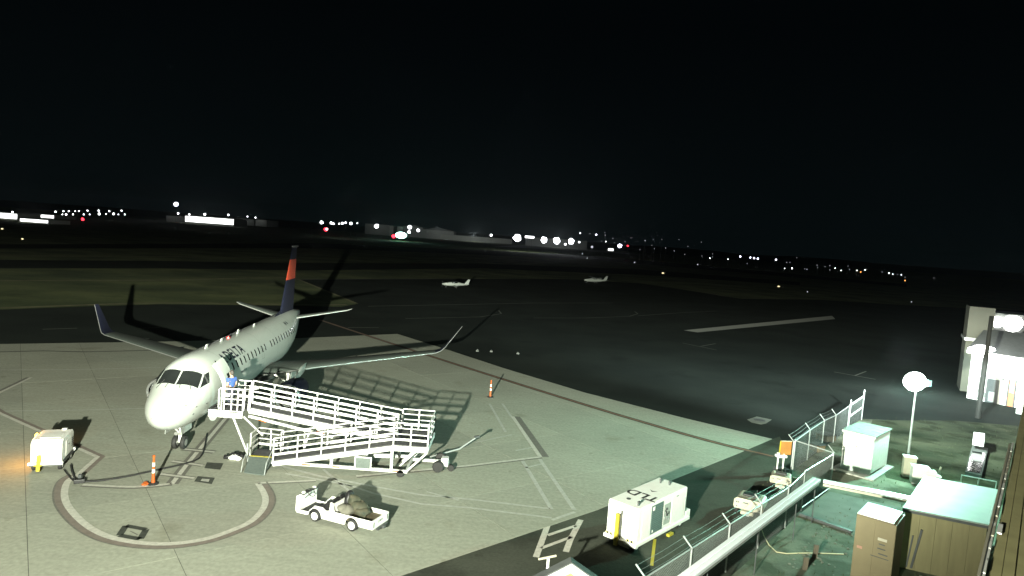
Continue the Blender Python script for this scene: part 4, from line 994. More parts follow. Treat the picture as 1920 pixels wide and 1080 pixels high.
def tug(px, rz, label, lettering, s=1.0):
    p = gz(px); t = thing('tow_tractor', label, 'tow tractor', p, rz)
    # -y is the tail facing the camera
    body = [(-.62, .30), (.62, .30), (.66, .42), (.62, .72), (.52, .80), (-.52, .80), (-.64, .70), (-.66, .42)]
    MB().prism([(x*s, -.03, z*s) for x, z in body], (0, .09, 0)).build('rear_plate', cream_p, t, bevel=.02)
    MB().prism([(x*s*.96, .06, z*s*.92) for x, z in body], (0, 1.3*s, 0)).build('body', cream_p, t, bevel=.05)
    for x in (-.52, -.44, .36, .44, .52): MB().lathe((x*s, -.045, (.60 if abs(x) > .4 else .52)*s), (0, 1, 0), [(0, .035*s), (.02, .035*s)], 8).build('lamp_hole', dgrey, t)
    for x in (-.5, .5): MB().lathe((x*s, -.045, .40*s), (0, 1, 0), [(0, .03*s), (.02, .03*s)], 8).build('lamp_hole', dgrey, t)
    MB().box((-.12*s, -.04, .62*s), (.24*s, .012, .05*s)).build('lettering', dgrey, t)
    MB().box((0, -.08, .22*s), (.55*s, .3, .14*s)).build('tow_hitch', cream_p, t); MB().box((.05*s, -.22, .22*s), (.12, .16, .2)).build('hitch_pin', grey_p, t)
    for x in (-.52, .52):
        for y in (.22, 1.1): MB().lathe((x*s-.09, y*s, .21*s), (1, 0, 0), [(0, .1*s), (0, .18*s), (.03, .21*s), (.15, .21*s), (.18, .18*s), (.18, .1*s)], 16).build('wheel', rubber, t, smooth=True)
    MB().box((0, .55*s, .86*s), (.7*s, .45*s, .10)).build('seat', black_p, t, bevel=.03)
    MB().tube([(.2*s, .95*s, .7*s), (.2*s, .85*s, 1.05*s)], .02, 6).build('steering_column', dgrey, t)
    return t
tug((1401, 969), R(-30), 'small cream tow tractor seen from behind, halfway along the pipe tray', 'x')
tug((1462, 916), R(-25), 'small cream tow tractor seen from behind, below the orange panel', 'x', .8)
# dark pallets and drums behind the far fence section
for i, (px, w) in enumerate((((1548, 826), .9), ((1532, 846), .7))):
    p = gz(px); t = thing('dark_crate', ('low dark crate behind the mesh, farther from the camera, near the gate' if i == 0 else 'low dark crate behind the mesh, close to the orange panel'), 'crate', p, .5)
    for k in range(4): MB().box((0, -w/2+.12+k*w/4*1.05, .24), (w, .14, .40)).build('slat_wall', wood, t)
    MB().box((0, 0, .47), (w*1.05, w*1.05, .05)).build('lid', dgrey, t)

# white shed
sFL, sFR = Vector((19.62, 37.72, ZA)), Vector((20.62, 36.50, ZA)); fd = (sFR-sFL); fw = fd.length; a3 = math.atan2(-.70, .714)
sh = thing('equipment_shed', 'white narrow equipment shed with a flat ribbed roof and a square vent on its front', 'shed', sFL, a3)
DP, HS = 3.0, 2.30
for k in range(3): MB().box((fw*(k+.5)/3, .015, HS/2+.12), (fw/3-.012, .05, HS-.26)).build('wall_panel', white_p, sh)
MB().box((fw/2, DP/2, HS/2+.1), (fw-.01, DP, HS-.2)).build('wall', white_p, sh)
for k in range(7): MB().box((fw+.006, DP*(k+.5)/7, HS/2+.1), (.03, DP/7-.015, HS-.26)).build('wall_panel', white_p, sh)
for k in range(8): MB().box((fw/2, DP*(k+.5)/8, HS+.03+.012*(k % 2)), (fw+.22, DP/8+.015, .06)).build('roof_panel', mat('shed_roof', (.16, .19, .16), .7, noise=.15), sh)
MB().box((fw/2, -.02, HS-.02), (fw+.2, .05, .08)).build('fascia', white_p, sh)
for k in range(3): MB().box((fw*(k+.5)/3, -.012, .34), (fw/3-.02, .02, .44)).build('skirting_panel', mat('pale_green_panel', (.50, .60, .55), .6), sh)
vt = MB().box((fw*.42, -.03, HS-.42), (.40, .05, .42)).build('vent', grey_p, sh); 
for k in range(5): MB().box((fw*.42, -.06, HS-.56+k*.075), (.32, .03, .045)).build('vent_slat', white_p, vt)
MB().box((fw*.46, -.03, HS-.72), (.14, .02, .05)).build('small_plate', dgrey, sh)
MB().box((fw*.5, DP/2-.1, .03), (fw+.7, DP+.9, .12)).build('concrete_pad', paint_faint, sh)

# lamp post
lp = gz((1700, 878)); lpt = thing('lamp_post', 'tall pale steel lamp post with two lit floodlights above the gravel yard', 'lamp post', lp)
ztop = ZAT((lp.x, lp.y), 722)
MB().tube([(0, 0, 0), (0, 0, ztop)], [.075, .05], 10).build('pole', galv, lpt, smooth=True)
MB().bar((-.55, .1, ztop), (.55, -.1, ztop), .07).build('cross_arm', galv, lpt)
lens = glow('cool_lens', (.86, 1.0, .97), 60)
for x, y, rz, nm in ((-.25, -.05, R(20), 0), (.52, -.1, R(100), 1)):
    hd_ = MB().box((x, y, ztop+.22), (.52, .24, .36), rz=rz).build('lamp_head', mat('lamp_housing', (.20, .42, .42), .5) if nm else grey_p, lpt, bevel=.02)
    if nm == 0:
        MB().ball((x-.02, y-.2, ztop+.26), (.66, .26, .56), 20, 14).build('lamp_lens', lens, hd_, smooth=True)  # lens ball swollen to take in the lamp's glare
    else:
        MB().box((x+.13, y+.02, ztop+.2), (.03, .3, .26)).build('lamp_lens', lens, hd_)
L1 = lamp('yard_lamp', lp+Vector((-.55, -.55, ztop+.2)), 4000, (.38, 1.0, .74), .2)
aim_profile(L1, -1.4, 0.28, R(215), (R(70), R(125)), 0.12)
L2 = lamp('yard_lamp_rear', lp+Vector((1.0, .6, ztop+.25)), 5200, (.80, 1.0, .95), .2)
aim_profile(L2, -2.0, 0.19, R(30), (R(52), R(78)), 0.0)
# dark timber pole
dp_ = gz((1833, 784)); dz_ = ZAT((dp_.x, dp_.y), 592)
MB().tube([(0, 0, 0), (.12, 0, dz_)], [.20, .15], 10).build('timber_pole', pole_dark, None, smooth=True, loc=None)
o = bpy.data.objects['timber_pole']; o.location = dp_; tag(o, 'dark timber pole standing bare in front of the floodlit white building', 'pole')
# small cabinets at the lamp post
cabs = [((1702, 893), .62, .5, 1.15, cream_p, 'cream electrical cabinet at the foot of the lamp post, leftmost of the row'), ((1722, 906), .8, .6, .95, white_p, 'white electrical cabinet with a flat lid, second from the lamp post'),
        ((1741, 910), .5, .5, .8, white_p, 'white electrical cabinet, third from the lamp post and lower than the second'), ((1753, 912), .35, .4, .6, grey_p, 'grey electrical cabinet, smallest and farthest from the lamp post')]
for px, w, d, h_, m_, lab in cabs:
    p = gz(px); t = thing('electrical_cabinet', lab, 'cabinet', p, R(-20), 'cabinets beside the lamp post')
    MB().box((0, 0, h_/2), (w, d, h_)).build('body', m_, t, bevel=.015); MB().box((0, -.02, h_+.015), (w+.06, d+.06, .03)).build('lid', white_p, t)
    MB().box((0, -d/2-.008, h_*.5), (w*.8, .014, h_*.8)).build('door', m_, t); MB().box((w*.28, -d/2-.02, h_*.55), (.03, .02, .1)).build('door_handle', dgrey, t)
MB().tube([(0, 0, 0), (0, 0, .5), (.05, 0, .7)], .05, 8).build('marker_post', cream_p)
o = bpy.data.objects['marker_post']; o.location = gz((1760, 898)); tag(o, 'short cream marker post standing behind the brown shed roof', 'post')
# window well cover with pale frame
wl = thing('cellar_hatch', 'dark glazed hatch in a pale concrete surround beyond the brown shed', 'hatch', gz((1826, 880)))
MB().prism([G(p, ZA+.01) for p in ((1809, 891), (1840, 898), (1852, 846), (1822, 842))], (0, 0, .22)).build('surround', mat('hatch_surround', (.13, .14, .125), .8), wl, world=True)
MB().prism([G(p, ZA+.24) for p in ((1813, 883), (1838, 888), (1848, 850), (1823, 846))], (0, 0, .02)).build('glazing', glass_d, wl, world=True)
MB().prism([G(p, .5) for p in ((1824, 823), (1845, 826), (1844, 838), (1823, 834))], (0, 0, .5)).build('vent_box', white_p, wl, world=True)
pr_ = thing('pipe_railing', 'low white pipe railing behind the brown shed roof', 'railing', gz((1802, 925)))
ra, rb = gz((1799, 925)), gz((1864, 938)); hz_ = 1.0
MB().tube([ra, ra+Vector((0, 0, hz_)), rb+Vector((0, 0, hz_)), rb], .035, 7).build('rail', white_p, pr_, world=True)
p = ra.lerp(rb, .5); MB().tube([p, p+Vector((0, 0, hz_))], .03, 7).build('post', white_p, pr_, world=True)

# tan locker and brown shed close to the camera
def rect_house(name, label, cat, px4, z, wallm, roofm, **kw):
    P = [G(p, z) for p in px4]        # front-left, back-left, back-right, front-right
    fl = P[0]; d = P[3]-P[0]; w = d.length; a = math.atan2(d.y, d.x); dep = ((P[1]-P[0]).length+(P[2]-P[3]).length)/2
    return thing(name, label, cat, (fl.x, fl.y, ZA), a), w, dep
lk, w, dep = rect_house('storage_locker', 'tall tan steel storage locker with a bright two-panel lid, beside the brown shed', 'locker', [(1607, 961), (1625, 941), (1695, 961), (1682, 983)], 2.6, beige, white_p)
hL = 2.6-ZA
MB().box((w/2, dep/2, hL/2-.03), (w, dep, hL-.06)).build('body', beige, lk, bevel=.015)
for k in (0, 1): MB().box((w*(.29+.46*k), dep/2, hL-.01), (w*(.56 if k == 0 else .36), dep+.03, .045)).build('lid_panel', white_p, lk, bevel=.01)
for k in (0, 1): MB().box((w*(.25+.5*k), -.012, hL*.5), (w*.48, .02, hL*.92)).build('door', beige, lk)
for z, x, ww in ((1.72, .70, .2), (1.55, .70, .26), (1.36, .75, .3)): MB().box((w*x, -.03, z), (ww, .016, .035)).build('door_vent', dgrey, lk)
MB().box((w*.70, -.028, 1.9), (.30, .01, .10)).build('paper_label', cream_p, lk)
MB().bar((w*.45, -.03, 1.22), (w*.9, -.03, 1.22), .02).build('latch_rod', dgrey, lk); MB().box((w*.16, -.03, 1.38), (.18, .012, .10)).build('door_plate', mat('faded_red', (.36, .2, .14), .7), lk)
bs, w, dep = rect_house('brown_shed', 'large brown shed with a pale green flat roof, right of the tan locker', 'shed', [(1697, 952), (1733, 897), (1872, 920), (1852, 983)], 2.4, beige, roof_t)
hB = 2.4-ZA
for k in range(5):
    MB().box((w*(k+.5)/5, .02, hB/2-.05), (w/5-.015, .05, hB-.1)).build('wall_panel', tan, bs)
MB().box((w/2, dep/2+.03, hB/2-.04), (w-.01, dep-.02, hB-.08)).build('wall', tan, bs)
MB().box((w/2, dep/2, hB-.02), (w+.16, dep+.16, .07)).build('roof', roof_t, bs, bevel=.01)
MB().box((w/2, -.09, hB-.09), (w+.12, .04, .10)).build('fascia', dgrey, bs)
MB().bar((w*.16, -.05, .1), (w*.24, -.05, 1.7), .08).build('drain_pipe', dgrey, bs); MB().bar((w*.10, -.05, .1), (w*.14, -.05, 1.4), .05).build('drain_pipe', dgrey, bs)
for i in range(4): MB().box((-.10, .35, .45+.42*i), (.10, .10, .34)).build('downpipe_section', white_p, bs)
MB().tube([(-.10, .35, 0), (-.10, .35, 2.1)], .035, 8).build('downpipe', dgrey, bs)

for o in bs.children:          # the shed is not quite square on plan
    for v in o.data.vertices: v.co.x += .265*v.co.y
# low terminal roof on the right with its gutter
ZR = 6.0
ra0, ra1 = G((1843, 1072), ZR), G((1917, 745), ZR); rd = (ra1-ra0).normalized(); rn = Vector((rd.y, -rd.x, 0))
rs, re_ = ra0-rd*6, ra1+rd*1.0; rl = (re_-rs).length
tw = thing('terminal_roof', 'boarded tan terminal roof filling the right edge of the photo, boards running away', 'roof', (rs.x, rs.y, -.02))
for k in range(14):
    p = rs+rn*(.10+.20*k+.09)+Vector((0, 0, .012*(k % 2)-.05)); MB().bar(p, p+rd*rl, .188, .10).build('roof_board', mat('roof_board_tan', (.36, .33, .16), .7, noise=.12, scale=1.5), tw, world=True)
p = rs+rn*1.5; MB().bar(Vector((p.x, p.y, 2.9)), Vector((p.x, p.y, 2.9))+rd*(rl-.05), 2.75, 5.8).build('wall', dgrey, tw, world=True)
cdt = thing('roof_gutter', 'bright jagged white gutter along the edge of the tan terminal roof', 'gutter', (rs.x, rs.y, -.02))
ge = G((1903, 836), ZR); gl = (ge-rs).dot(rd); go = rs-rn*.05
MB().bar(go, go+rd*gl, .05, .10).build('gutter_front', cream_p, cdt, world=True)
MB().bar(go+rn*.085, go+rn*.085+rd*(gl-1.2), .03, .05).build('gutter_back', white_p, cdt, world=True)
MB().bar(go+rn*.03+Vector((0, 0, -.12)), go+rn*.03+rd*gl+Vector((0, 0, -.12)), .14, .02).build('gutter_floor', dgrey, cdt, world=True)
t = 4.5
while t < gl-.2:
    ln = random.uniform(.25, .8); w_ = random.uniform(.035, .06); p = go+rn*(.075)+rd*t+Vector((0, 0, random.uniform(.0, .02)))
    MB().bar(p, p+rd*ln, w_, .06).build('gutter_bracket', white_p if random.random() < .6 else cream_p, cdt, world=True); t += ln+random.uniform(.03, .10)
p = ra0+rd*.0-rn*0; q = G((1868, 1000), ZR); MB().bar(q+rn*.05+Vector((0, 0, .0)), q+rn*.05+rd*.7+Vector((0, 0, .0)), .09, .06).build('junction_box', white_p, cdt, world=True)

# gabled hut whose top pokes into the frame at the bottom
ap = FAR((1071, 1054), 19.2); ht = thing('gabled_canopy', 'white gable end of a small canopy poking into the bottom edge', 'canopy', (ap.x, ap.y, ZA))
e1_ = FAR((1000, 1086), 19.2)-ap; e2_ = FAR((1112, 1076), 19.2)-ap; e1_.y = 0; e2_.y = 0
sl = .62
l_, r_ = Vector((-1.5, 0, -1.5*sl)), Vector((1.5, 0, -1.5*sl)); apz = ap.z-ZA
def Hp(x, y, dz=0): return Vector((x, y, apz-abs(x)*sl+dz))
for s in (-1, 1):
    MB().prism([Hp(0, -.06), Hp(s*1.5, -.06), Hp(s*1.5, -.06, -.30), Hp(0, -.06, -.30)], (0, .06, 0)).build('barge_board', white_p, ht)
    MB().prism([Hp(0, -.12, .05), Hp(s*1.62, -.12, .05), Hp(s*1.62, -.12, .0), Hp(0, -.12, .0)], (0, .36, 0)).build('roof_slope', dgrey, ht)
MB().prism([(-1.3, .05, 0), (1.3, .05, 0), (1.3, .05, apz-1.3*sl-.05), (0, .05, apz-.06), (-1.3, .05, apz-1.3*sl-.05)], (0, .2, 0)).build('wall', tan, ht)
vp = G((1026, 1076), 1.3); vt_ = thing('vent_pipe', 'white T-shaped vent pipe standing left of the white gable', 'pipe', (vp.x, vp.y, ZA))
zv = ZAT((vp.x, vp.y), 1046)
MB().tube([(0, 0, 0), (0, 0, zv)], .045, 8).build('pipe', white_p, vt_); MB().tube([(-.32, -.1, zv), (.25, .1, zv+.06)], .035, 8).build('cross_pipe', cream_p, vt_)

# hose and rubble in the yard
hs = [G(p, ZA+.02) for p in ((1427, 990), (1433, 1006), (1442, 1022), (1456, 1035), (1475, 1038), (1500, 1037), (1530, 1037), (1560, 1038), (1582, 1039))]
tag(MB().tube(hs, .022, 6).build('garden_hose', pale_hose, None, smooth=True), 'thin pale hose looping across the gravel yard below the pipe tray', 'hose')
for i, (px, lab) in enumerate((((1527, 1045), 'brown timber stake standing in the yard left of the tan locker'), ((1508, 1068), 'brown timber stake cut off by the lower edge of the photo'))):
    p = gz(px); zt2 = ZAT((p.x, p.y), px[1]-24)
    o = MB().box((0, 0, .0), (.01, .01, .01)); o = MB().prism([(-.09, -.06, 0), (.09, -.06, 0), (.07, .06, 0), (-.07, .06, 0)], (.03, 0, max(.5, zt2-ZA))).build('timber_stake', brownwood); o.location = p; tag(o, lab, 'stake')
ea, eb = gz((1499, 966)), gz((1597, 1000))
tag(MB().bar(ea+Vector((0, 0, .06)), eb+Vector((0, 0, .06)), .16, .12).build('edging_beam', dgrey, None), 'dark timber edging beam along the concrete square left of the tan locker', 'beam')
yc = [gz((1503, 962)), gz((1556, 922)), gz((1690, 952)), gz((1600, 998))]
sheet('yard_concrete', yc, ZA+.010, mat('yard_concrete', (.13, .145, .12), .9, noise=.15, scale=1.5))
st_m = MB()
random.seed(11)
for k in range(170):
    u, v = random.random(), random.random(); p = Vector((11.2, 25.2, 0)).lerp(Vector((16.4, 31.8, 0)), u)+Vector((.66, -.6, 0))*(.3+5*v*v); r__ = random.uniform(.015, .06)
    st_m.ball((p.x, p.y, ZA+r__*.4), (r__*1.3, r__, r__*.7), 5, 3)
st_m.build('yard_stones', mat('stone', (.17, .19, .15), .9), None, kind='stuff')
gt_ = MB()
for k in range(2600):
    p = Vector((random.uniform(8, 44), random.uniform(22, 52), ZA))
    if (p-Vector((13, 29, 0))).dot(Vector((.76, -.65, 0))) < .2 and p.y < 33: continue
    if p.x-15 < (p.y-36)*.82 and p.y > 33: continue
    a = random.random()*6.3; hh = random.uniform(.05, .16); w_ = .02; dx, dy = math.cos(a), math.sin(a)
    gt_.add([p+Vector((-dy*w_, dx*w_, 0)), p+Vector((dy*w_, -dx*w_, 0)), p+Vector((dx*.06, dy*.06, hh))], [(0, 1, 2)])
gt_.build('yard_weeds', mat('weed', (.06, .075, .03), .9, noise=.3), None, kind='stuff')

# ================================================================== FLOODLIT BUILDING ON THE RIGHT
b0, b1 = G((1812, 746), ZA), G((1924, 768), ZA); dB = b1-b0; dB = dB.normalized(); aB = math.atan2(dB.y, dB.x)
fb_ = thing('floodlit_building', 'white clad building under bright wall lights at the right edge of the photo', 'building', b0, aB)
WB = 16.0
def bx_of(px):       # point on the front wall plane under a pixel -> local (x,z)
    d = ray(px); nB = Vector((-dB.y, dB.x, 0)); t = (b0-Vector((0, 0, CAMH))).dot(nB)/d.dot(nB); P = d*t+Vector((0, 0, CAMH)); return (P-b0).dot(dB), P.z-ZA
hW = bx_of((1826, 660))[1]
cladd = mat('white_cladding', (.74, .75, .72), .6, noise=.04)
for k in range(20): MB().box((WB*(k+.5)/20, .05, hW/2), (WB/20-.02, .12, hW)).build('cladding_panel', cladd, fb_)
MB().box((WB/2, 4.5, hW/2-.01), (WB-.02, 8.7, hW-.02)).build('wall_core', cladd, fb_)
MB().prism([(-.4, -.4, hW+.003), (WB, -.4, hW+.003), (WB, 4.5, hW+1.9), (-.4, 4.5, hW+1.9)], (0, 0, .12)).build('roof', mat('dark_roof', (.09, .10, .10), .8), fb_)
MB().box((WB/2, -.43, hW+.02), (WB+.6, .08, .28)).build('fascia', white_p, fb_)
gx0, gz0 = bx_of((1847, 745)); gx1, gz1 = bx_of((1875, 712))
gd = MB().box(((gx0+gx1)/2, -.03, (gz1)/2), (gx1-gx0, .06, gz1)).build('loading_door', dgrey, fb_); MB().box(((gx0+gx1)/2, -.6, gz1+.15), (gx1-gx0+.8, 1.2, .14)).build('door_canopy', grey_p, fb_)
MB().box(((gx0+gx1)/2, -.08, gz1*.25), (gx1-gx0-.5, .04, gz1*.4)).build('door_panel', grey_p, gd)
dx0, _ = bx_of((1890, 746)); dx1, dz1 = bx_of((1905, 713))
fd_ = MB().box(((dx0+dx1)/2, -.03, dz1/2), (dx1-dx0, .06, dz1)).build('door', mat('rust_door', (.50, .16, .07), .6), fb_)
MB().box(((dx0+dx1)/2, -.07, dz1*.74), ((dx1-dx0)*.75, .03, dz1*.45)).build('door_window', white_p, fd_)
for xx in (dx0-.06, dx1+.06): MB().box((xx, -.06, dz1/2), (.1, .08, dz1)).build('door_frame', dgrey, fd_)
for x in (.35, .9, 1.3): MB().tube([(x, -.08, .1), (x+.05, -.08, hW-.4)], .05, 6).build('downpipe', dgrey if x == .9 else galv, fb_)
MB().box((1.1, -.25, .6), (.8, .4, .5)).build('meter_box', grey_p, fb_); MB().box((1.15, -.15, hW*.45), (.4, .2, .35)).build('meter_box', dgrey, fb_)
MB().box((dx0+3.4, -1.6, .35), (4.0, 3.0, .7)).build('loading_dock', white_p, fb_)
lensw = glow('white_lens', (1, 1, .97), 30)
for px in ((1838, 651), (1828, 654)):
    x, z = bx_of(px); MB().ball((x+.5, -.75, z), (.9, .25, .28), 10, 6).build('soffit_lamp', lensw, fb_)
x, z = bx_of((1850, 660)); q = b0+dB*(x)+Vector((dB.y, -dB.x, 0))*2.2
lamp('wall_wash_lamp', (q.x, q.y, 5.6), 800, (1, 1, .95), .4)
q2 = b0+dB*7.5+Vector((dB.y, -dB.x, 0))*3.0; lamp('wall_wash_lamp', (q2.x, q2.y, 5.0), 900, (1, 1, .95), .4)
q3 = b0+dB*-4+Vector((dB.y, -dB.x, 0))*4; lamp('wall_wash_lamp', (q3.x, q3.y, 3.4), 1500, (.9, 1, .97), .4)
# taller block and screen behind
def wall_at(px, dist): return FAR(px, dist)
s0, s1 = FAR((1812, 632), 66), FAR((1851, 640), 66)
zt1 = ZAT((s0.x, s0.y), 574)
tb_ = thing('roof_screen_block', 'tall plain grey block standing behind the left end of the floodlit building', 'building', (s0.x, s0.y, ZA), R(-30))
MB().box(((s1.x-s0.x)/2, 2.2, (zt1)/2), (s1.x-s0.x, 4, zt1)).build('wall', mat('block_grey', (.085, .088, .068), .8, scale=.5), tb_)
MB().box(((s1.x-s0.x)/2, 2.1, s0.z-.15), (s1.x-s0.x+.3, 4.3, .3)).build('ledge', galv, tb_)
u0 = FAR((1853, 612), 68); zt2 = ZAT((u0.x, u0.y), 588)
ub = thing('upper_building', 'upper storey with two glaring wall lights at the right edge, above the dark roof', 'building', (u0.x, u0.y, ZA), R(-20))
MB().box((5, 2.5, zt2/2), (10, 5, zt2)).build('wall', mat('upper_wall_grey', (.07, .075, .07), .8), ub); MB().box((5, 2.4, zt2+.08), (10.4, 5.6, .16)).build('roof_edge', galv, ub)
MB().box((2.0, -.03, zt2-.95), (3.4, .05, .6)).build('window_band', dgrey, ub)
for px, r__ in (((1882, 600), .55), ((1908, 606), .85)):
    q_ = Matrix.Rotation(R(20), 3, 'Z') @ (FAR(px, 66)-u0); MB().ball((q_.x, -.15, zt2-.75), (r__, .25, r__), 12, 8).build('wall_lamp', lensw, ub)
P = FAR((1895, 604), 62); lamp('wall_lamp_light', (P.x, P.y, P.z), 45, (1, 1, .96), .4)

# ================================================================== TWO LIGHT AIRCRAFT
def light_plane(px0, px1, high, label):
    a = G(px0, ZA); c = FAR(px1, a.y); c.z = ZA; mid = (a+c)/2; mid.z = ZA
    d = (c-a); s = 1.0
    rz = math.atan2(d.y, d.x)+math.pi+R(14)      # +x = nose (towards the left in the photo)
    Ln = d.length; t = thing('light_aircraft', label, 'airplane', mid, rz)
    k = Ln/7.6
    secs = [(-3.6, .10, .12, 1.15), (-2.4, .22, .28, 1.1), (-.9, .50, .52, 1.12), (.4, .60, .66, 1.15), (1.5, .58, .60, 1.05), (2.4, .50, .48, .98), (3.3, .40, .38, .95), (3.75, .20, .2, .95)]
    b = MB(); n = 16
    for x, w, h, z in secs:
        b.v += [Vector((x*k, w*math.sin(2*math.pi*i/n)*k, (z+h*math.cos(2*math.pi*i/n))*k)) for i in range(n)]
    for j in range(len(secs)-1):
        for i in range(n): b.f.append([j*n+i, j*n+(i+1) % n, (j+1)*n+(i+1) % n, (j+1)*n+i])
    b.f += [list(range(n)), [(len(secs)-1)*n+i for i in range(n)]]; b.mi = [0]*len(b.f)
    b.build('fuselage', plane_w, t, smooth=True)
    zc = 1.80 if high else .78
    if high: MB().grid(lambda u, v: Vector(((.95-1.9*u)*k, (-.57+1.14*v)*k, (1.62+.18*math.sin(math.pi*u))*k)), 6, 4).build('cabin_roof', plane_w, t)
    else: MB().ball((.35*k, 0, 1.62*k), (1.25*k, .50*k, .42*k), 14, 8).build('canopy', glass_d, t, smooth=True)
    for s in (-1, 1):
        loft([((-.15*k, s*.2, zc*k), 1.5*k, .13, (0, 0, 1)), ((-.25*k, s*4.9*k, (zc+.22)*k), 1.1*k, .12, (0, 0, 1))], 'wing', plane_w, t)
        loft([((-3.75*k, s*.05, 1.2*k), .95*k, .09, (0, 0, 1)), ((-3.75*k, s*1.6*k, 1.25*k), .6*k, .09, (0, 0, 1))], 'tailplane', plane_w, t)
        if high: MB().bar((.4*k, s*.55*k, .75*k), (.2*k, s*2.4*k, 1.85*k), .06, .05).build('wing_strut', plane_w, t)
        lg = MB().tube([(-.1*k, s*.45*k, .75*k), (-.1*k, s*1.15*k, .2*k)], .05, 6).build('main_gear', plane_w, t)
        MB().lathe((-.1*k, s*1.15*k-.07, .19*k), (0, 1, 0), [(0, .1*k), (.02, .19*k), (.12, .19*k), (.14, .1*k)], 12).build('wheel', rubber, lg)
        MB().grid(lambda u, v: Vector(((1.1-1.5*u)*k, s*(.56+.04*math.sin(math.pi*v))*k, (1.35+.25*v)*k)), 2, 2).build('side_window', glass_d, t)
    MB().grid(lambda u, v: Vector(((1.55-.5*v)*k, (-.45+.9*u)*k, (1.45+.32*v)*k)), 3, 2).build('windscreen', glass_d, t)
    MB().prism([(-2.5*k, -.04, 1.3*k), (-3.7*k, -.04, 1.2*k), (-4.1*k, -.04, 2.55*k), (-3.55*k, -.04, 2.6*k)], (0, .08, 0)).build('tail_fin', plane_w, t)
    MB().grid(lambda u, v: Vector(((2.8-5.4*u)*k, -s*0-(.50-.27*u)*k*1.04, (1.02+.05*u+.07*v)*k)), 4, 1).build('side_stripe', grey_p, t)
    lg = MB().tube([(2.7*k, 0, .7*k), (2.75*k, 0, .18*k)], .05, 6).build('nose_gear', plane_w, t)
    MB().lathe((2.75*k, -.06, .17*k), (0, 1, 0), [(0, .1*k), (.02, .17*k), (.10, .17*k), (.12, .1*k)], 12).build('wheel', rubber, lg)
    MB().bar((3.82*k, -.12, .1*k+.1), (3.82*k, .12, 1.8*k), .04, .12).build('propeller', dgrey, t); MB().lathe((3.72*k, 0, .95*k), (1, 0, 0), [(0, .16*k), (.2*k, .08*k), (.28*k, .01)], 10).build('spinner', alu, t)
light_plane((829, 538), (879, 536), False, 'white low-wing light aircraft parked on the dark asphalt, nearer of the two small planes')
light_plane((1094, 530), (1139, 528), True, 'white high-wing light aircraft parked far off, right of the other small plane')

# ================================================================== FAR SIDE OF THE AIRFIELD
def far_xy(px, dist): return FAR(px, dist)
def distant(px, dist, rpx, lens_m, name, label, cat, group=None, pole=True, flat=False):
    if pole and dist < 450: dist *= 2.4
    P = FAR(px, dist); r = rpx*(.82 if rpx < 5 else .94)*dist/1250  # ball radius takes in the bloom around the lamp
    if P.z < r*1.1: P = Vector((P.x, P.y, r*1.1))
    b = MB()
    b.mat(0).ball((0, 0, P.z), (r*(1.8 if flat else 1), r*.6, r), 10, 7)
    if rpx > 3 and not flat:
        for k in range(5):
            a = k*1.257+rpx; b.ball((r*.72*math.cos(a), 0, P.z+r*.72*math.sin(a)), (r*(.35+.2*((k*7) % 3)/2), r*.3, r*(.42-.1*(k % 2))), 8, 6)  # added lumps give the ball the uneven outline of glare
    if pole: b.mat(1).tube([(0, 0, -.03), (0, 0, P.z-r*.8)], dist*.00013, 5)
    o = b.build(name, [lens_m, dgrey]); o.location = (P.x, P.y, 0); return tag(o, label, cat, group)
cw = glow('far_white', (.95, .97, 1), 8); cw2 = glow('far_dim_white', (.85, .9, 1), .8); cb_l = glow('far_violet_white', (.80, .82, 1), 9); cred = glow('far_red', (1, .03, .05), 6); cgrn = glow('far_green_white', (.55, 1, .85), 9); cyl = glow('far_amber', (1, .85, .45), 1.6); cdim = glow('far_faint', (.7, .8, .85), .28)
cfront = glow('facade_glow_m', (.98, 1, .98), 3.0)  # emission standing in for lamplight on front walls
def far_building(px0, px1, py_top, label, name='hangar', m=None, roof=True, dist=None, depth=20, lit=None, pitched=False, panels=0, far=False, lev=.35):
    """px0/px1: front base corners"""
    d0 = ray(px0); D = (dist or 700) if far else min(1900, 11.83/max(1e-5, -d0.z)*d0.y) if d0.z < 0 else 1900
    a = FAR(px0, D); c = FAR(px1, D); depth = depth*D/400
    a = Vector((a.x, a.y, -.03)); c = Vector((c.x, c.y, -.03)); w = (c-a).length; h = max(2.0, ZAT((a.x, a.y), py_top)+.03)
    t = thing(name, label, 'building', a, math.atan2((c-a).y, (c-a).x))
    mm = m or far_wall
    lp_ = t.matrix_basis @ Vector((w*.5, -w*.45, h*1.3)); lamp('facade_fill', lp_, 3.0*w*w*lev, (.95, 1, .97), .5)  # unseen fill light added in front to brighten the building's face
    if panels:
        for k in range(panels): MB().box((w*(k+.5)/panels, .1, h/2), (w/panels-.35, .4, h)).build('wall_panel', mm, t)
        MB().box((w/2, depth/2+.2, h/2-.05), (w-.2, depth, h-.1)).build('wall', far_roof, t)
    else: MB().box((w/2, depth/2, h/2), (w, depth, h)).build('wall', mm, t)
    if pitched:
        MB().prism([(-.5, -.5, h+.01), (w+.5, -.5, h+.01), (w*.5, -.5, h+w*.10)], (0, depth+1, 0)).build('roof', far_roof, t)
    elif roof: MB().box((w/2, depth/2, h+.2), (w+1, depth+1, .4)).build('roof', far_roof, t)
    if lit:
        n = lit
        for k in range(n): MB().box((w*(k+.5)/n, -.12, h*.55), (w/n*.985, .2, h*.72)).build('lit_window', cfront, t)  # glowing panels imitate a front wall lit by lamps
    return t
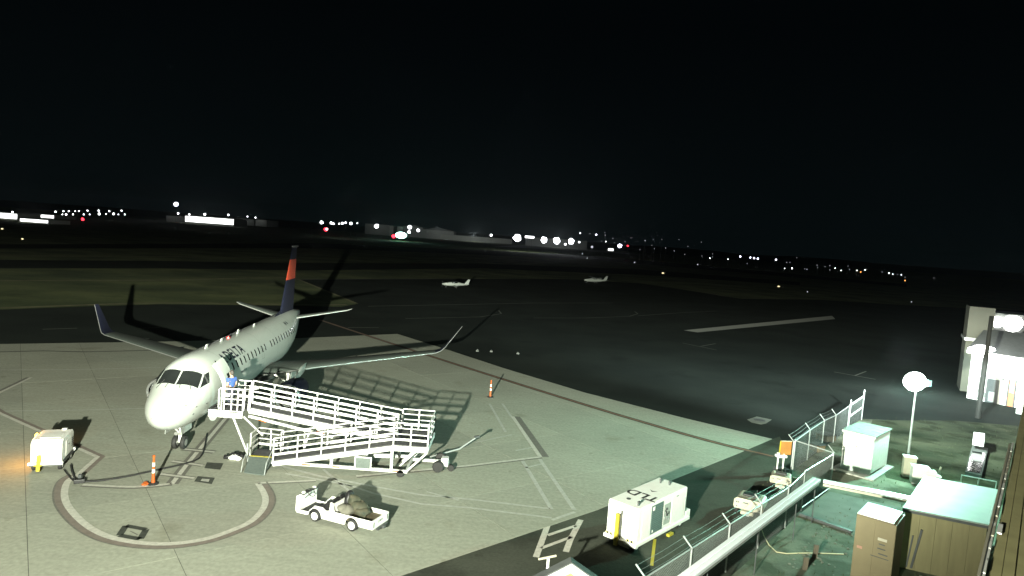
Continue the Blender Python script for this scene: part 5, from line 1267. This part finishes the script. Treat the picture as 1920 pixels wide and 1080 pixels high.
# far left: long lit building and street lights
far_building((0, 411), (32, 411), 398, 'brightly lit building cut off by the left edge of the photo', 'lit_building', dist=820, lit=4)
far_building((36, 406), (101, 407), 399, 'long lit upper building with a violet glare, second from the left edge', 'lit_building', dist=880, lit=9)
far_building((38, 416), (90, 417), 409, 'low building with a brightly lit cream front below the long lit one', 'lit_building', dist=700, lit=7)
for i, (x, y, r) in enumerate(((119, 396, 1.6), (129, 396, 1.6), (141, 396, 1.2), (148, 396, 1.3), (164, 395, 1.6), (185, 395, 1.8), (205, 396, 1.7), (228, 395, 1.7), (117, 402, 1.4), (124, 402, 2.2), (137, 402, 1.6), (157, 402, 1.6), (168, 402, 1.2), (186, 401, 2.8), (199, 401, 1.3), (213, 401, 2.4), (222, 402, 1.2), (234, 402, 1.4), (104, 397, 2.0), (23, 415, 2.2))):
    distant((x, y), 850+13*(i % 5), r*.9, cw, 'street_light', 'white street light in the row on the far horizon at the left', 'street light', 'street lights at far left')
distant((155, 411), 640, 3.2, cred, 'red_beacon', 'red obstruction light below the far left row of street lights', 'beacon')
distant((611, 430), 420, 4.2, cred, 'red_beacon', 'brighter red obstruction light on a short mast, above and right of the jet tail', 'beacon')
distant((613, 429.5), 418, 2.2, cw, 'beacon_lamp', 'white-hot core lamp beside the red light near the jet tail', 'beacon', pole=False)
distant((330, 383), 700, 4.6, cb_l, 'flood_mast', 'tall mast with one bluish-white floodlight above the far lit hangar', 'light mast')
for p in ((42, 448), (4, 429)): distant(p, G((p[0], p[1]+2), 0).y, 1.6, cyl, 'runway_edge_light', 'amber runway edge light in the dark grass at the left', 'runway light', 'amber runway lights', pole=False, flat=True)
far_building((311, 415), (345, 417), 404, 'dim grey building joined to the left end of the brilliantly lit hangar', 'hangar', dist=640)
far_building((347, 418), (438, 419), 403.5, 'brilliantly lit white hangar front on the horizon left of the jet tail', 'lit_hangar', dist=620, lit=6)
far_building((440, 417), (476, 418), 409, 'dark low building right of the brilliantly lit hangar', 'hangar', dist=630)
far_building((479, 418.5), (500, 419), 411.5, 'small pale grey hut right of the brilliantly lit hangar', 'hut', dist=600, m=mat('hut_pale', (.5, .5, .48), .8), roof=False)
for x, y, r in ((334, 400, 2), (355, 402, 1.8), (384, 402, 2.5), (428, 403, 2), (464, 406, 1.2), (479, 408, 1.4)): distant((x, y), 615, r, cw, 'hangar_roof_lamp', 'white lamp along the roof line of the far lit hangar', 'lamp', 'lamps round the far lit hangar')
for i, (x, y, r) in enumerate(((603, 417, 3.4), (621, 418, 2.6), (625, 419.5, 2), (636, 419.5, 1.6), (642, 418.5, 2.6), (648, 417.5, 1.8), (658, 419, 3), (670, 418.5, 1.2))):
    distant((x, y), 760, r, cw, 'apron_light', 'white light in the short row just above the right-hand red beacon', 'light', 'lights above the right red beacon')
far_building((684, 435.5), (730, 438), 419, 'grey hangar under a bright lamp, leftmost of the hangar group right of the jet tail', 'hangar', dist=400)
far_building((730, 437), (737, 437), 424, 'narrow pale hut between the two grey hangars', 'hut', dist=396, roof=False, m=mat('hut_pale', (.5, .5, .48), .8))
far_building((744, 439), (757, 440), 424.5, 'square pale hut behind the green signal light', 'hut', dist=392, roof=False, m=mat('hut_pale', (.5, .5, .48), .8))
far_building((755, 440), (792, 442), 424, 'grey pitched hangar with two wall lamps right of the green signal', 'hangar', dist=400, pitched=True)
far_building((792, 439), (850, 441.5), 430, 'dim wide pitched-roof hangar behind the long pale wall', 'hangar', dist=430, pitched=True)
far_building((825, 445.5), (960, 455.5), 439, 'long low pale panelled hangar wall receding to the bright lamps', 'hangar_row', dist=345, panels=7, depth=12, lev=.5, m=mat('pale_far_wall', (.36, .37, .34), .8))
for px, r, D, lab in (((706, 424), 4.5, 392, 'big white lamp in front of the leftmost grey hangar'), ((768, 426), 4.2, 392, 'white lamp high on the pitched grey hangar, upper of two'), ((767, 435), 3.2, 390, 'white lamp low on the pitched grey hangar, lower of two'), ((784, 432), 3.2, 391, 'white lamp at the right corner of the pitched grey hangar'), ((921, 441), 2.6, 338, 'single white lamp above the long pale panelled hangar wall')): distant(px, D, r, cw, 'hangar_lamp', lab, 'lamp')
sg = distant((752, 441), 372, 6.4, cgrn, 'green_signal_light', 'dazzling greenish-white signal light between the grey hangars', 'signal light', flat=True); distant((738, 443), 374, 4.0, cred, 'red_signal_light', 'red signal light touching the dazzling green one', 'signal light')
lamp('green_signal_lamp', sg.location+Vector((0, -6, 9)), 16000, (.3, 1, .7), .5)
# flood-lit ramp with four brilliant lamps
far_building((985, 460), (1100, 467), 444, 'long grey building behind the four dazzling lamps', 'terminal_building', dist=330, depth=14)
MB().box((0, 0, 0), (10.5, .6, 2.4)).build('lit_sign', glow('lit_sign_white', (1, 1, 1), 4)); o = bpy.data.objects['lit_sign']; o.location = FAR((993, 444.5), 770); tag(o, 'glowing white rectangular strip sign between the dazzling lamps', 'sign')
fl_ = FAR((993, 444.5), 770); q = MB().tube([(-2.5, .1, -.7), (-2.5, .1, -fl_.z)], .12, 5).build('sign_post', dgrey, o); MB().tube([(2.5, .1, -.7), (2.5, .1, -fl_.z)], .12, 5).build('sign_post', dgrey, o)
for i, (px, r, lab) in enumerate((((970, 446), 7.0, 'largest dazzling white floodlight, leftmost of the four on the far ramp'), ((1020, 450), 5.8, 'dazzling white floodlight, second from the left of the four on the far ramp'), ((1044, 451.5), 6.2, 'dazzling white floodlight, third from the left of the four on the far ramp'), ((1071, 452.5), 5.4, 'dazzling white floodlight, rightmost of the four on the far ramp'))):
    distant(px, 312+2*i, r, cw, 'ramp_floodlight', lab, 'floodlight'); P = FAR(px, 725+4*i); lamp('ramp_floodlight_beam', (P.x, P.y, max(P.z, 6)), 7000, (.95, .98, 1), .6)
distant((1060, 458), 316, 2.4, cw, 'ramp_lamp', 'small white lamp low between the two right dazzling floodlights', 'lamp')
distant((1086, 454), 318, 2.0, cw, 'ramp_lamp', 'small white lamp just right of the rightmost dazzling floodlight', 'lamp'); distant((1110, 463), 320, 2.6, cw2, 'ramp_lamp', 'dim lamp low at the right end of the floodlit ramp', 'lamp')
sheet('far_ramp', [G(p) for p in ((925, 462), (1130, 473), (1220, 479), (1130, 470), (1085, 466.5), (985, 459))], ZA, concrete)
distant((1162, 461), 330, 4.2, cb_l, 'lone_floodlight', 'lone violet-white floodlight right of the four dazzling ones', 'floodlight')
far_building((1140, 470), (1150, 470.5), 465, 'small lit white hut left of the lone violet floodlight', 'hut', dist=330, roof=False, lit=1, depth=4)
distant((1177, 461), 335, 1.8, cred, 'red_beacon', 'tiny red light beside the lone violet-white floodlight', 'beacon')
town = [(1088, 437, 1.6), (1106, 438, 1), (1118, 440, 2.2), (1134, 436, .8), (1135, 441, 1.2), (1149, 447, 1.1), (1136, 453, 1.4), (1128, 452, .9), (1152, 455, .8), (1172, 453, 1), (1210, 451, 1), (1225, 449, .7), (1227, 466, 1), (1200, 468, .8), (1210, 452, .6),
        (1248, 465, 1.1), (1227, 466, .9), (1264, 470, .9), (1284, 477, .9), (1316, 480, .9), (1331, 484, 1.3), (1336, 482, .9), (1336, 476, .7), (1365, 486, 1.3), (1388, 481, 2.4), (1407, 483, 2.2), (1414, 484, 2.4), (1421, 485, 2.6), (1455, 487, 2.4), (1401, 494, .8), (1475, 492, 1.1), (1481, 492, .9), (1494, 483, .7),
        (1471, 504, 1.3), (1485, 504, 1.9), (1509, 504, .9), (1513, 505, 1.2), (1532, 497, 1), (1533, 502, .8), (1547, 500, .9), (1556, 498, 1.1), (1556, 506, 1.1), (1566, 503, 1.4), (1577, 507, 1.3), (1593, 505, 1), (1607, 507, 1.3), (1622, 506, 1.3), (1625, 505, .8), (1590, 499, .7), (1654, 510, 1), (1667, 512, 1.5), (1674, 514, 1.3), (1683, 514.5, .9), (1690, 515, 1.3), (1697, 520, .9), (1751, 521, 1.1), (1241, 449, .6), (1273, 449, .6), (1315, 454, .8), (1209, 451, .7), (1290, 462, .6), (1183, 446, .7), (1222, 460, .7)]
for i, (x, y, r) in enumerate(town):
    distant((x, y), 640+37*(i % 9), max(.6, r*.72), cb_l if r > 2 else (cw if r > 1.25 else cw2), 'town_light', 'small street light of the dim town spread along the horizon at the right', 'street light', 'lights of the town at right')
for p in ((1614, 510), (1697, 526)): distant(p, 600, 1.4, glow('far_orange', (1, .35, .08), 3), 'orange_town_light', 'orange lamp among the white town lights at the right', 'street light', 'orange town lights')
for p, m_ in (((1243, 512), cyl), ((1460, 537), cyl)): distant(p, G((p[0], p[1]+2), 0).y, 1.5, m_, 'taxiway_sign_light', 'short pale lit strip out in the dark field at the right', 'taxiway light', 'pale strips in the field', pole=False, flat=True)
for p in ((1514, 547), (1709, 566), (1190, 492), (1092, 476), (1101, 484), (1308, 496)): distant(p, G((p[0], p[1]+2), 0).y, 1.2, cw2, 'taxiway_light', 'single tiny white light in the dark field between apron and town', 'taxiway light', 'tiny field lights', pole=False)
b = MB(); n = 60
random.seed(3); hh = [random.uniform(18, 30) for _ in range(n+1)]
for i in range(n+1):
    x = -4500+9000*i/n; b.v += [Vector((x, 2600, -.05)), Vector((x, 3000, hh[i])), Vector((x, 3600, hh[i]*.9+8))]
for i in range(n):
    for k in range(2): b.f.append([i*3+k, i*3+k+1, (i+1)*3+k+1, (i+1)*3+k]); b.mi.append(0)
b.build('hills', hill_m, kind='structure', smooth=True)
for o in bpy.data.objects:
    for k in ('_l', '_r'):
        if k in o: del o[k]
# ================================================================== NIGHT HAZE
hm = bpy.data.materials.new('haze'); hm.use_nodes = True; n = hm.node_tree; n.nodes.clear()
out = n.nodes.new('ShaderNodeOutputMaterial'); pv = n.nodes.new('ShaderNodeVolumePrincipled'); pv.inputs['Color'].default_value = (.85, .95, 1, 1)
pv.inputs['Density'].default_value = .00006; pv.inputs['Anisotropy'].default_value = .8
n.links.new(pv.outputs[0], out.inputs['Volume'])
hz = MB().box((0, 1850, 48), (9400, 4000, 98)).build('haze', hm, kind='stuff')
